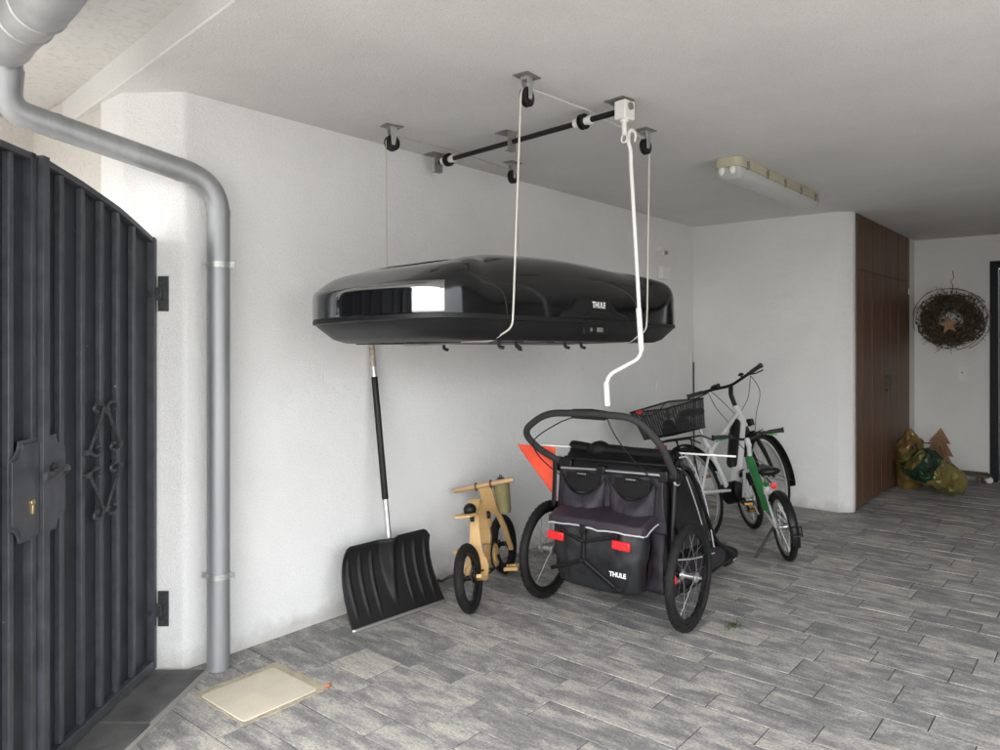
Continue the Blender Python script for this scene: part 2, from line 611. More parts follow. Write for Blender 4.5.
def text(name, body, size, material, parent, loc, rot, extrude=0.0006, bold=0.0, width=1.0, shrink=None):
    cu = bpy.data.curves.new(name + '_curve', 'FONT')
    cu.body = body
    cu.size = size
    cu.extrude = extrude
    cu.offset = bold
    cu.align_x = 'CENTER'
    cu.align_y = 'CENTER'
    cu.resolution_u = 3
    tmp = bpy.data.objects.new('tmp_text', cu)
    COL.objects.link(tmp)
    dg = bpy.context.evaluated_depsgraph_get()
    me = bpy.data.meshes.new_from_object(tmp.evaluated_get(dg))
    bpy.data.objects.remove(tmp)
    for v in me.vertices:
        v.co.x *= width
    me.materials.clear()
    me.materials.append(material)
    me.name = name
    o = bpy.data.objects.new(name, me)
    COL.objects.link(o)
    o.parent = parent
    o.location = loc
    o.rotation_euler = rot
    if shrink:
        md = o.modifiers.new('wrap', 'SHRINKWRAP')
        md.target = shrink
        md.offset = 0.003
        md.wrap_method = 'NEAREST_SURFACEPOINT'
    return o


# ------------------------------------------------------------------ setting
XW = -3.172          # left wall face
ZC = 2.553           # carport ceiling
YB = 6.662           # store wall face
XC = -1.75           # cupboard front
YP = 9.14            # porch wall face
XR = 1.75            # house wall on the right, outside the frame

# ground
g = MB()
g.grid(lambda a, b: (-80 + 160 * a, -80 + 160 * b, -0.03), 2, 2)
struct(g.build('ground', M['asphalt']))

# paving: combination pavers in rows of two widths, random bond
def paving():
    b = MB()
    tones = []
    y = -2.35
    widths = [0.205, 0.152, 0.205, 0.152, 0.152]
    rr = random.Random(11)
    i = 0
    b2 = MB()
    b2.grid(lambda a, c: (-3.35 + 5.05 * a, -2.4 + 11.55 * c, -0.0032), 1, 1)
    struct(b2.build('paving_bed', M['sand']))
    # phase so that one joint falls on y = 2.27
    ph = 0.0
    ys = [2.065]
    k = 0
    while ys[-1] < YP + .05:
        ys.append(ys[-1] + widths[k % 5]); k += 1
    dn = [2.065]
    k = -1
    while dn[-1] > -2.4:
        dn.append(dn[-1] - widths[k % 5]); k -= 1
    ys = dn[::-1][:-1] + ys
    gp = 0.0026
    ch = 0.0007

    def stone(x0, x1, y0, y1):
        x0 += gp; x1 -= gp; y0 += gp; y1 -= gp
        j = rr.uniform(-.0012, .0008)
        tl = [rr.uniform(-.0008, .0008) for _ in range(4)]
        o = [(x0, y0), (x1, y0), (x1, y1), (x0, y1)]
        inn = [(x0 + ch, y0 + ch), (x1 - ch, y0 + ch), (x1 - ch, y1 - ch), (x0 + ch, y1 - ch)]
        vs = [(p[0], p[1], -.02) for p in o] + [(p[0], p[1], j - .0022 + q) for p, q in zip(o, tl)] + [(p[0], p[1], j + q) for p, q in zip(inn, tl)]
        fs = [(8, 9, 10, 11)]
        for a in range(4):
            c = (a + 1) % 4
            fs.append((a, c, 4 + c, 4 + a))
            fs.append((4 + a, 4 + c, 8 + c, 8 + a))
        b.add(vs, fs)
        t = (max(0, min(1, rr.gauss(.42, .17))), rr.random(), rr.random())
        tones.extend([t] * 12)

    for q in range(len(ys) - 1):
        y0, y1 = ys[q], ys[q + 1]
        x = -3.36 - rr.uniform(0, .35)
        if y0 > 1.6:
            # header strip along the wall
            stone(XW - .02, XW + .125, y0, y1)
            x = XW + .125
        while x < 1.7:
            l = rr.choice([.255, .305, .305, .41, .41, .50, .61])
            if y0 > 1.6 and x < -3.1 and q % 2:
                l = rr.choice([.15, .2])
            stone(x, min(x + l, 1.72), y0, y1)
            x += l
    me = bpy.data.meshes.new('paving')
    me.from_pydata([tuple(v) for v in b.v], [], b.f)
    at = me.color_attributes.new('tone', 'FLOAT_COLOR', 'POINT')
    for n_, t in enumerate(tones):
        at.data[n_].color = (*t, 1)
    me.materials.append(M['paver'])
    o = bpy.data.objects.new('paving', me)
    COL.objects.link(o)
    struct(o)


paving()

# left wall with its softly rounded chamfered end
pl = [(XW, 6.90), (XW, 1.628), (XW - .004, 1.612), (XW - .016, 1.598), (-3.380, 1.452), (-3.389, 1.442), (-3.400, 1.436), (-3.62, 1.436), (-3.62, 6.90)]
b = MB().prism(pl, -0.02, ZC + .004)
tag(b.build('rendered_wall', M['plaster'], angle=30), 'long white rough plaster wall with a chamfered end behind the downpipe', 'wall')
# smooth beige wall beyond the gate
b = MB().box((-6.0, 1.60, 1.3), (4.756, .26, 2.76))
b.box((-4.66, -1.75, 1.3), (.12, 6.50, 2.70))  # added wing, keeps low sky light off the chamfered pillar end
tag(b.build('garden_wall_with_light_block', M['beige']), 'smooth beige wall seen above the gate left of the white pillar edge, with an added light-blocking wing', 'wall')
# store wall (faces the entrance), rounded right corner
ps = [(XW + .001, YB), (XC - .10, YB)]
ps += [(XC - .012, YB + .072), (XC - .003, YB + .084)]
ps += [(XC, YB + .10), (XC, YB + .14), (XW + .001, YB + .14)]
b = MB().prism(ps, -0.02, ZC + .003)
tag(b.build('store_wall', M['plaster']), 'white plaster wall with rounded corner behind the bicycles', 'wall')
# porch walls
b = MB().box(((XC - 1.3) / 2 * 0 + XC - .1, 8.99, 1.27), (.2, .30, 2.572))
tag(b.build('side_wall', M['plaster_soft']), 'narrow white wall strip between brown cupboard and wreath wall', 'wall')
DX0 = -1.055   # door opening
b = MB().box(((XC - .2 + DX0) / 2, YP + .1, 1.27), (DX0 - XC + .2, .2, 2.574))
b.box((.33, YP + .1, 2.42), (2.77, .2, .28))
b.box((.85, YP + .1, 1.27), (1.7, .2, 2.57))
tag(b.build('porch_wall', M['plaster_soft']), 'white porch wall carrying the wreath beside the dark door', 'wall')
# house wall to the right (outside the frame)
b = MB().box((XR + .1, 6.5, 1.3), (.2, 5.5, 2.62))
tag(b.build('house_wall', M['plaster_soft']), 'white house wall along the right side of the carport', 'wall')

# ceiling slab, fascia edge and outer soffit
fe = [(-8.2, 1.86), (-3.97, 1.45), (-2.19, 1.28), (XR + .2, 0.90)]
b = MB().prism(fe + [(XR + .2, 9.4), (-8.2, 9.4)], ZC, 2.688)
struct(b.build('ceiling', M['ceiling'], bevel=.006))
b = MB().prism([(-8.2, -.9), (XR + .2, -.9), (XR + .2, 9.4), (-8.2, 9.4)], 2.684, 2.90)  # outer edge extended beyond the view to shade the near wall
struct(b.build('soffit', M['soffit']))
cr = MB()
# hairline joint between ceiling edge strip and soffit is the real step above

# brown cupboard front
cup = thing('cupboard', 'tall dark brown boarded cupboard between store wall and porch', 'cupboard', (XC, 7.80, 0))
y0, y1 = 6.80, 8.838
MB().box((-.06, (y0 + y1) / 2 - 7.80, 1.275), (.06, y1 - y0, 2.55)).build('carcass', M['cupboard'], cup)
yy = y0 + .004
bw = (y1 - y0) / 4
for k in range(4):
    d = MB()
    for (za, zb) in ((.03, 2.074), (2.078, 2.545)):
        n_ = 3
        for q in range(n_):
            ww = (bw - .008) / n_
            d.box((-.008 + .0012 * ((q + k) % 2), y0 + k * bw + .004 + ww * (q + .5) - 7.80, (za + zb) / 2), (.036, ww - .003, zb - za))
    dd = d.build('door', M['cupboard'], cup, bevel=.002)
    if k in (1, 2):
        MB().tube(fillet([(.012, y0 + (k + (.93 if k == 1 else .07)) * bw - 7.80, .98), (.04, y0 + (k + (.93 if k == 1 else .07)) * bw - 7.80, .98), (.04, y0 + (k + (.93 if k == 1 else .07)) * bw - 7.80, 1.12), (.012, y0 + (k + (.93 if k == 1 else .07)) * bw - 7.80, 1.12)], .015), .006).build('handle', M['iron'], dd)
MB().box((.004, y1 - .05 - 7.8, 1.98), (.03, .03, .06)).build('hinge', M['white_pvc'], cup, bevel=.003)

# front door at the far right
dr = thing('front_door', 'dark front door at the right edge beyond the porch wall', 'door', (DX0, YP, 0))
f_ = MB()
f_.box((.035, .05, 1.14), (.07, .14, 2.28))
f_.box((.55, .05, 2.245), (.96, .14, .07))
f_.build('frame', M['door'], dr, bevel=.004)
MB().box((.49, .075, 1.10), (.83, .05, 2.2)).build('door_leaf', M['door'], dr, bevel=.003)
MB().box((.12, .044, .085), (.075, .006, .13)).build('kick_plate', M['galv'], dr, bevel=.002)
m_ = MB()
m_.box((-.58, YP - .30, .010), (.62, .42, .018))
tag(m_.build('door_mat', mat('mat_fibre', (.02, .02, .02), .95, bump=.004, bscale=300), bevel=.004), 'dark door mat in front of the front door', 'door mat')

# ------------------------------------------------------------------ gate
def arch(Y):
    pts = [(1.0, 1.66), (1.5, 1.90), (1.9, 2.015), (2.238, 2.062), (2.47, 2.058), (2.69, 2.029), (2.937, 1.985), (3.05, 1.955), (3.26, 1.893)]
    for (a, za), (c, zc) in zip(pts, pts[1:]):
        if a <= Y <= c:
            return za + (zc - za) * (Y - a) / (c - a)
    return pts[0][1] if Y < 1 else pts[-1][1]


GX = -1.528
PXY = Matrix(((0, 0, 1, 0), (1, 0, 0, 0), (0, 1, 0, 0), (0, 0, 0, 1)))      # prism (a,b,h) -> x=h, y=a, z=b


def gate_leaf(root, Yh, Ya, Yb, bars, stiles):
    """leaf between camera distances Ya..Yb, hung at Yh; local y = Y - Yh"""
    n = 16
    top = [(Ya + (Yb - Ya) * k / n) for k in range(n + 1)]
    poly = [(Ya - Yh, .03), (Yb - Yh, .03)] + [(Y - Yh, arch(Y) - .012) for Y in reversed(top)]
    MB().prism(poly, -.014, -.008, PXY).build('sheet_panel', M['gate_sheet'], root, smooth=False)
    fr = MB()
    rail = [(Y - Yh, arch(Y)) for Y in top] + [(Y - Yh, arch(Y) - .022) for Y in reversed(top)]
    fr.prism(rail, -.018, .020, PXY)
    fr.prism([(Ya - Yh, .025), (Yb - Yh, .025), (Yb - Yh, .062), (Ya - Yh, .062)], -.018, .022, PXY)
    for (Y, w, d) in stiles:
        fr.prism([(Y - Yh - w / 2, .02), (Y - Yh + w / 2, .02), (Y - Yh + w / 2, arch(Y + w / 2) + .002), (Y - Yh - w / 2, arch(Y - w / 2) + .002)], -.021, d, PXY)
    fr.build('frame', M['gate'], root, bevel=.002)
    for Y in bars:
        w = .024
        z1 = arch(Y) - .023
        MB().prism([(Y - Yh - w / 2, .063), (Y - Yh + w / 2, .063), (Y - Yh + w / 2, z1), (Y - Yh - w / 2, z1)], -.0075, .016, PXY).build('bar', M['gate'], root, bevel=.003)


def spiral(c, a0, turns, r0, r1, n=14):
    return [(c[0] + (r0 + (r1 - r0) * k / n) * math.cos(a0 + turns * 2 * PI * k / n), c[1] + (r0 + (r1 - r0) * k / n) * math.sin(a0 + turns * 2 * PI * k / n)) for k in range(n + 1)]


Yh = 3.255
gr = thing('metal_gate', 'arched anthracite gate leaf with vertical bars, scroll ornament and hinges on the white pillar', 'gate', W(GX, Yh), (0, 0, YAW), 'gate leaves')
gate_leaf(gr, Yh, 2.425, 3.25, [3.065, 2.937, 2.818, 2.690, 2.560], [(3.237, .024, .024), (2.443, .036, .034)])
gl_ = thing('metal_gate', 'near gate leaf with the brass lock cylinder, cut by the left frame edge', 'gate', W(GX, 1.50), (0, 0, YAW), 'gate leaves')
gate_leaf(gl_, 1.50, 2.10, 2.412, [2.293, 2.165], [(2.112, .03, .024), (2.398, .024, .020)])


def lock_plate(root, Yh, side):
    Ym, hw, z0, z1 = 2.4185, .150, .815, 1.137
    nt = .05
    # right half (away from camera) or left half of an eight-sided plate with scooped corners
    def half(ins):
        a = hw - ins
        t1, t0 = z1 - ins, z0 + ins
        out = [(.004, t0), (a - nt, t0)]
        for k in range(7):
            q = R(180 - 90 * k / 6)
            out.append((a - nt + nt * 0 + nt + nt * math.cos(q), t0 + nt * math.sin(q)))
        for k in range(7):
            q = R(270 - 90 * k / 6)
            out.append((a + nt * math.cos(q), t1 + nt * math.sin(q)))
        out += [(a - nt, t1), (.004, t1)]
        return out
    sgn = 1 if side > 0 else -1
    conv = lambda P: [(sgn * p[0] + Ym - Yh, p[1]) for p in P]
    pm = MB()
    pm.prism(conv(half(0)), .0165, .022, PXY)
    pm.prism(conv(half(.012)), .0215, .0275, PXY)
    p = pm.build('lock_plate', M['gate'], root, bevel=.0015)
    return p


lock_plate(gr, Yh, 1)
lpl = lock_plate(gl_, 1.50, -1)
hd = MB()
hd.cyl((.022, 2.492 - Yh, 1.018), (.035, 2.492 - Yh, 1.018), .024)
hd.cyl((.03, 2.492 - Yh, 1.018), (.075, 2.492 - Yh, 1.018), .010)
lev = spline([(.072, 2.505 - Yh, 1.022), (.078, 2.47 - Yh, 1.030), (.080, 2.43 - Yh, 1.022), (.080, 2.40 - Yh, 1.016), (.080, 2.36 - Yh, 1.020)], 5)
hd.tube(lev, [.010 + .006 * k / (len(lev) - 1) for k in range(len(lev))], 10, flat=.5)
hd.build('handle', M['iron'], gr)
cy_ = MB()
cy_.cyl((.02, 2.372 - 1.5, .935), (.036, 2.372 - 1.5, .935), .0105)
cy_.box((.028, 2.372 - 1.5, .914), (.016, .010, .034))
cy_.build('lock_cylinder', M['brass'], gl_, bevel=.002)
# scroll ornament
sc = MB()
yc = 2.818 - Yh
for sy in (-1, 1):
    for sz in (-1, 1):
        zt, zs = 1.003 + sz * .188, 1.003 + sz * .040
        P = []
        for k in range(15):
            a = R(-20 + 300 * k / 14)
            rr = .38 + .62 * (1 - k / 14)
            P.append((yc + sy * (.054 - .042 * rr * math.cos(a)), zt + sz * (.008 + .025 * rr * math.sin(a))))
        P = P[::-1]
        P += [(yc + sy * .040, zt - sz * .045), (yc + sy * .075, zs + sz * .055)]
        for k in range(15):
            a = R(-10 + 300 * k / 14)
            rr = .38 + .62 * (1 - k / 14)
            P.append((yc + sy * (.064 + .042 * rr * math.cos(a)), zs + sz * (.004 - .025 * rr * math.sin(a))))
        sc.tube(spline([(.028, a, z) for a, z in P], 2), .0064, 8)
for (a, z) in ((yc, 1.19), (yc, .815)):
    sc.box((.024, a, z), (.026, .036, .020))
for a in (2.690 - Yh + .01, 2.937 - Yh - .01):
    for z in (1.045, .962):
        sc.box((.022, a, z), (.022, .034, .018))
sc.build('scroll_ornament', M['iron'], gr)
for z in (1.657, .267):
    h_ = MB()
    h_.box((.010, .002, z + .002), (.07, .030, .050))
    h_.cyl((-.002, -.016, z), (-.002, -.030, z), .016)
    h_.cyl((.028, .008, z - .026), (.028, .008, z + .030), .013)
    hh = h_.build('hinge', M['iron'], gr, bevel=.002)
    p_ = MB()
    p_.box((.042, .016, z + .004), (.046, .008, .155), rot=(0, 0, R(2)))
    for dz in (-.052, .058):
        p_.cyl((.036, .012, z + dz), (.036, .002, z + dz), .010, .007)
    p_.build('hinge_plate', M['iron'], hh, bevel=.0015)
# (chips are in the paint material)
# threshold of dark tiles under the gate
th = thing('threshold', 'dark grey tiled threshold strip at the foot of the gate', 'threshold', W(-1.45, 3.255), (0, 0, YAW))
t_ = MB()
for k in range(4):
    ya, yb = -.006 - k * .46, -.006 - (k + 1) * .46 + .008
    t_.prism([(-.16, yb), (.145 - .02 * (k + 1), yb), (.155 - .02 * k, ya), (-.16, ya)], -.03, .013)
t_.build('tile', M['slate'], th, bevel=.003)
t2 = MB()
t2.prism([(-.165, -1.85), (.085, -1.85), (.172, .005), (-.165, .005)], -.028, .008)
t2.build('grout_bed', M['grout'], th)

# ------------------------------------------------------------------ downpipe
dp = thing('downpipe', 'zinc rain downpipe running down the white pillar from an offset bend', 'downpipe', W(-1.25, 3.29))
iv = Matrix.Translation(-W(-1.25, 3.29))
P = [W(-1.25, 3.29, .0), W(-1.25, 3.29, 2.154), W(-1.833, 2.75, 2.313), W(-1.80, 2.72, 2.455), ]
pp = fillet(P, [0, .15, .15, 0], 10)
MB().tube(pp, .049, 22, T=iv).build('pipe', M['zinc'], dp, angle=50)
# sleeves (slip joints) of the bends
def sleeve(p, d, r=.0515, l=.05):
    d = d.normalized()
    MB().tube([p - d * l / 2, p + d * l / 2], r, 22, T=iv).build('slip_joint', M['zinc'], dp, angle=50)
dgd = (W(-1.25, 3.29, 2.154) - W(-1.833, 2.75, 2.313)).normalized()
sleeve(W(-1.25, 3.29, 2.02), Vector((0, 0, 1)), .0507, .025)
sleeve(W(-1.25, 3.29, 2.154) - dgd * .17, dgd, .0505, .02)
sleeve(W(-1.833, 2.75, 2.313) + dgd * .165, dgd, .0508, .02)
fp = spline([W(-1.80, 2.72, 2.44), W(-1.795, 2.70, 2.497), W(-1.73, 2.60, 2.513), W(-1.60, 2.48, 2.523), W(-1.42, 2.33, 2.540), W(-1.16, 2.08, 2.585), W(-1.0, 1.96, 2.70)], 6)
fr_ = []
for k in range(len(fp)):
    t = k / (len(fp) - 1)
    fr_.append(.046 if t < .14 else min(.088, .046 + (t - .14) * .28))
MB().tube(fp, fr_, 24, T=iv).build('outlet_funnel', M['zinc'], dp, angle=60)
rg = MB()
for k in (19, 22):
    d = (fp[k + 1] - fp[k]).normalized()
    rg.tube([fp[k] - d * .005, fp[k], fp[k] + d * .005], [fr_[k] + .001, fr_[k] + .005, fr_[k] + .001], 24, T=iv)
rg.build('rib', M['galv'], dp)
nv = (Vector((XW, 1.5, 0)) - Vector((XW + .3, 1.5, 0))).normalized()
for zz in (1.45 + 76.5 / 741 * 3.29, 1.45 - 233.5 / 741 * 3.29):
    bb = MB()
    bb.lathe([(.0495, -.012), (.0525, -.012), (.0525, .012), (.0495, .012)], 28, Matrix.Translation((0, 0, zz)), closed_prof=True)
    bb.lathe([(.0525, -.004), (.0545, -.003), (.0545, .003), (.0525, .004)], 28, Matrix.Translation((0, 0, zz)))
    for sx in (-1, 1):
        d = Vector((CY, SY, 0)) * sx
        bb.box(d * .062 + Vector((0, 0, zz)), (.022, .006, .024), rot=(0, 0, YAW))
        bb.cyl(d * .064 + Vector((0, 0, zz)) - Vector((-SY, CY, 0)) * .012, d * .064 + Vector((0, 0, zz)) + Vector((-SY, CY, 0)) * .010, .005, n=8)
    bb.cyl(Vector((-.05, .0, zz)), Vector((-.125, .02, zz)), .006)
    bb.build('pipe_bracket', M['galv'], dp)

# ------------------------------------------------------------------ utility cover
uc = thing('utility_cover', 'beige stone inspection cover set in the pavers below the downpipe', 'cover', (-2.722, 1.70, 0))
def rrect(w, d, r, n=5):
    out = []
    for (cx, cy, a) in ((w / 2 - r, d / 2 - r, 0), (-w / 2 + r, d / 2 - r, 90), (-w / 2 + r, -d / 2 + r, 180), (w / 2 - r, -d / 2 + r, 270)):
        for k in range(n + 1):
            q = R(a + 90 * k / n)
            out.append((cx + r * math.cos(q), cy + r * math.sin(q)))
    return out
MB().prism(rrect(.325, .345, .02), -.02, .0055).build('lid', M['coverstone'], uc, bevel=.003)
sr = MB()
w_, d_ = .325, .345
def irr(w, d, s):
    P = []
    n = 12
    r_ = random.Random(s)
    cs = [(-w / 2, -d / 2), (w / 2, -d / 2), (w / 2, d / 2), (-w / 2, d / 2)]
    for i in range(4):
        a, c = cs[i], cs[(i + 1) % 4]
        for k in range(n):
            t = k / n
            P.append((a[0] + (c[0] - a[0]) * t + r_.uniform(-.007, .007), a[1] + (c[1] - a[1]) * t + r_.uniform(-.007, .007)))
    return P
sr.prism([(p[0] * (1 if p[0] < 0 else .93) - .004 + .5 * min(0, p[1]) * 0, p[1] * (1 if p[1] > 0 else .91) + .006) for p in irr(.40, .415, 4)], -.02, .0025)
sr.build('mortar_surround', M['mortar'], uc)
lf = MB()
lf.grid(lambda a, c: (-2.55 + .03 * (a - .5) * (1 - abs(2 * c - 1)) * 1.0 + .0, 1.895 + .035 * c, .009 + .008 * math.sin(a * PI)), 4, 6)
tag(lf.build('leaf', M['leaf_orange'], solid=.001), 'small orange fallen leaf at the corner of the beige cover', 'leaf')

# ------------------------------------------------------------------ snow shovel
def shovel():
    A = Vector((-2.955, 2.35, .004))
    B = Vector((-2.905, 2.95, .004))
    ex = (B - A).normalized()
    top = Vector((XW + .022, 2.655, 1.50))
    base = (A + B) / 2
    root = thing('snow_shovel', 'black ribbed snow shovel leaning on the white wall under the roof box', 'shovel', base)
    up = (top - base)
    up = (up - ex * up.dot(ex) * .0).normalized()
    ex2 = (ex - up * ex.dot(up)).normalized()
    n = ex2.cross(up)            # faces into the carport
    if n.x < 0:
        n = -n
    T = Matrix((( ex2.x, up.x, n.x, 0), (ex2.y, up.y, n.y, 0), (ex2.z, up.z, n.z, 0), (0, 0, 0, 1)))
    w, h = .60, .40

    def blade(a, c):
        x = (a - .5) * w * (1.0 - .07 * c)
        # rounded top corners
        e = abs(2 * a - 1)
        z = c * (h - .035 * max(0, (e - .86) / .14) ** 2)
        d = .075 * math.sin(c * PI * .62) * 1.15 - .085 * c ** 3 * .2       # scooped forward at mid height
        y = -.05 + .10 * (1 - c) ** 2 - .02 + .045 * c ** 4
        rib = 0
        for k in range(-3, 5):
            xr = (k - .5) * .072
            dd = abs(x - xr - (c - .5) * .0)
            if abs(k - .5) > .6 and dd < .013 and .10 < c < .9:
                rib = max(rib, (1 + math.cos(dd / .013 * PI)) / 2 * .009 * min(1, (c - .1) / .15) * min(1, (.9 - c) / .1))
        sock = 0
        if c > .18:
            ws = .012 + .028 * (c - .18)
            dd = abs(x)
            if dd < ws * 2:
                sock = (1 + math.cos(dd / (ws * 2) * PI)) / 2 * .050 * min(1, (c - .18) / .45)
        return Vector((x, z, y + rib + sock))
    MB().grid(blade, 110, 26, T).build('blade', M['blackp_rough'], root, solid=.005, angle=75)
    rim = [blade(a / 30, 1.0) for a in range(31)]
    side = [blade(0, c / 14) for c in range(15)]
    sd2 = [blade(1, c / 14) for c in range(14, -1, -1)]
    MB().tube(spline(side + rim[1:-1] + sd2, 1), .005, 8, T=T).build('rim', M['blackp_rough'], root)
    es = MB()
    es.grid(lambda a, c: blade(a, .0) + Vector(((a - .5) * .012, -.004 + .016 * c, .004 - .004 * c)), 30, 2, T)
    es.build('edge_strip', M['alloy'], root, solid=.002)
    L0 = (top - base).length
    q0 = Vector((0, h * .88, -.022))
    q1 = Vector((0, L0, -.012))
    f = lambda t: q0 + (q1 - q0) * t
    MB().tube([f(0.0), f(1.0)], .0155, 16, T=T).build('shaft', M['alloy'], root)
    MB().tube([f(.22), f(.225), f(.785), f(.79)], [.0165, .0178, .0178, .0165], 16, T=T).build('grip_sleeve', M['blackp'], root)
    MB().tube([f(.84), f(.96)], .0159, 16, T=T, caps=False).build('paper_label', M['label_tan'], root)
    MB().tube([f(.985), f(1.0), f(1.006)], [.0185, .0185, .014], 16, T=T).build('end_cap', M['blackp'], root)


shovel()

# ------------------------------------------------------------------ roof box
BX, BZ = -2.385, 1.528
BY = 2.99
rb = thing('roof_box', 'long glossy black roof box hanging from ropes below the carport ceiling', 'roof box', (BX, BY, BZ + .010), (R(-.45), R(-1.4), 0))


def box_outline(n=96):
    out = []
    for k in range(n):
        a = 2 * PI * k / n
        ca, sa = math.cos(a), math.sin(a)
        y = math.copysign(abs(sa) ** (2 / 11), sa) * 1.015
        wid = .455 - .035 * max(0, y / 1.0) ** 2 - .006 * max(0, -y) ** 2
        x = math.copysign(abs(ca) ** (2 / 11), ca) * wid
        # nose of each end bows outwards
        y += ((.030 - .085 * (1 - min(1, abs(x) / .45) ** 2)) if sa < 0 else -.03 * (abs(x) / .45) ** 2) * abs(sa) ** 3
        out.append(Vector((x, y, 0)))
    return out


def interp(tab, x):
    if x <= tab[0][0]:
        return tab[0][1]
    for (a, va), (c, vc) in zip(tab, tab[1:]):
        if x <= c:
            t = (x - a) / (c - a)
            t = t * t * (3 - 2 * t) * .35 + t * .65
            return va + (vc - va) * t
    return tab[-1][1]


HT = [(-1.02, .158), (-.85, .220), (-.68, .262), (-.4, .312), (-.12, .338), (.2, .334), (.55, .308), (.85, .272), (1.02, .245)]
WT = [(-1.02, .145), (-.85, .150), (-.5, .15), (0, .165), (.5, .175), (.8, .19), (1.02, .195)]


def lid():
    o = box_outline()
    n = len(o)
    b = MB()
    rings = [[Vector((p.x, p.y, -.004)) for p in o]]
    for k in range(22):
        f = k / 21
        ring = []
        for p in o:
            near = max(0, min(1, (-p.y - .72) / .25))
            near = near * near * (3 - 2 * near)
            far = max(0, min(1, (p.y - .68) / .25))
            ex = 3.0 + 4.5 * near + 4.5 * far
            fr = .93 * f ** .9 if k < 21 else 1
            ph = fr * PI / 2
            r = max(.015, math.cos(ph)) ** (2 / ex)
            m = Vector((0, .05 + .52 * math.tanh(p.y / .7), 0))
            q = m + (p - m) * r
            hz = interp(HT, q.y)
            zz = math.sin(ph) ** (2 / ex)
            pan = max(0, min(1, (.66 - r) / .22))
            ring.append(Vector((q.x, q.y, hz * zz * (1 + .008 * pan))))
        rings.append(ring)
    vs = [v for r in rings for v in r]
    fs = []
    for i in range(len(rings) - 1):
        for k in range(n):
            l = (k + 1) % n
            fs.append((i * n + k, i * n + l, (i + 1) * n + l, (i + 1) * n + k))
    fs.append(tuple((len(rings) - 1) * n + k for k in range(n)))
    b.add(vs, fs)
    b.build('lid', M['gloss'], rb, angle=60, sub=1)
    # polished end panel, wrapped round the near end
    ep = MB()
    sel = [p for p in o if p.y < -.80 and -.405 < p.x < .414]
    sel.sort(key=lambda p: (p.x if p.y < -.96 else p.x + (p.y + .96) * 3))
    vs, fs = [], []
    m = len(sel)
    ctr = Vector((0, -.6, 0))
    for f in (.05, .12, .3, .5, .7, .84, .9):
        for i, p in enumerate(sel):
            r = 1.0 if f < .8 else (1 - (f - .8) * .1)
            d = Vector((p.x * .4, p.y + .6, 0)).normalized()
            vs.append(Vector((p.x * r, p.y * r, f * interp(WT, p.y))) + d * .004)
    for j in range(6):
        for i in range(m - 1):
            fs.append((j * m + i, j * m + i + 1, (j + 1) * m + i + 1, (j + 1) * m + i))
    ep.add(vs, fs)
    ep.build('end_panel', M['mirror'], rb, angle=70, solid=.002, sub=2)
    # lower tray
    tb = MB()
    rings = []
    for (sx, sy, z) in ((.985, .990, .012), (1.004, 1.004, .004), (1.004, 1.004, -.014), (.985, .99, -.018), (.975, .985, -.026), (.88, .925, -.080), (.82, .875, -.096), (.5, .6, -.099), (.05, .05, -.099)):
        rings.append([Vector((p.x * sx, p.y * sy, z)) for p in o])
    vs = [v for r in rings for v in r]
    fs = []
    for i in range(len(rings) - 1):
        for k in range(n):
            l = (k + 1) % n
            fs.append((i * n + k, i * n + l, (i + 1) * n + l, (i + 1) * n + k))
    fs.append(tuple((len(rings) - 1) * n + k for k in range(n)))
    tb.add(vs, fs)
    tb.build('tray', M['tray'], rb, angle=28)
    # moulded ribs and clamp hooks under the tray
    rbm = MB()
    for k in range(6):
        MB().box((-.28 + k * .085, -.70 + .0 * k, -.0995), (.012, .22, .004), rot=(0, 0, R(-24))).build('tray_rib', M['blackp'], rb)
    for k in range(5):
        MB().box((.20, -.35 + k * .23, -.0995), (.20, .014, .004)).build('tray_rib', M['blackp'], rb)
    for (x, y) in ((.30, -.52), (.30, -.40), (.30, -.02), (.30, .12), (-.25, -.3), (-.25, .3)):
        MB().tube(fillet([(x, y, -.095), (x, y, -.122), (x + .02, y + .012, -.128)], .01), .008, 8).build('clamp_hook', M['blackp'], rb)
    # side grip with lock
    gm = MB()
    TG = Matrix(((0, 0, 1, 0), (1, 0, 0, 0), (0, 1, 0, 0), (0, 0, 0, 1)))
    xs = .436
    gm.prism([(-.28, .006), (.34, .006), (.30, .032), (.21, .048), (.14, .098), (.10, .106), (-.10, .106), (-.135, .098), (-.20, .048), (-.26, .034)], xs, xs + .026, TG)
    gp = gm.build('side_grip', M['blackp_rough'], rb, bevel=.008, segs=3)
    sg2 = MB().prism([(-.10, .010), (.16, .010), (.12, .040), (-.06, .040)], xs + .02, xs + .029, TG)
    sg2.build('finger_recess', M['blackp'], gp, bevel=.003)
    t = text('logo', 'THULE', .040, M['print_white'], gp, (xs + .0275, .035, .074), (R(90), 0, R(90)), bold=.0012, width=.95)
    lk = MB()
    lk.prism([(-.06, -.064), (.14, -.064), (.15, -.02), (-.07, -.02)], xs - .05, xs + .004, TG)
    lo = lk.build('lock_housing', M['blackp_rough'], rb, bevel=.004)
    l2 = MB()
    l2.cyl((xs, .0, -.042), (xs + .008, .0, -.042), .010)
    l2.build('key_lock', M['galv_dull'], lo, bevel=.002)
    MB().box((xs + .003, .075, -.042), (.010, .05, .022)).build('lock_slider', M['galv_dull'], lo, bevel=.002)
    # feet / carrying rail seen at the far underside
    rl = MB()
    rl.tube([(.33, .45, -.088), (.33, .85, -.082)], .009, 10)
    rl.build('carry_rail', M['alloy'], rb)


lid()

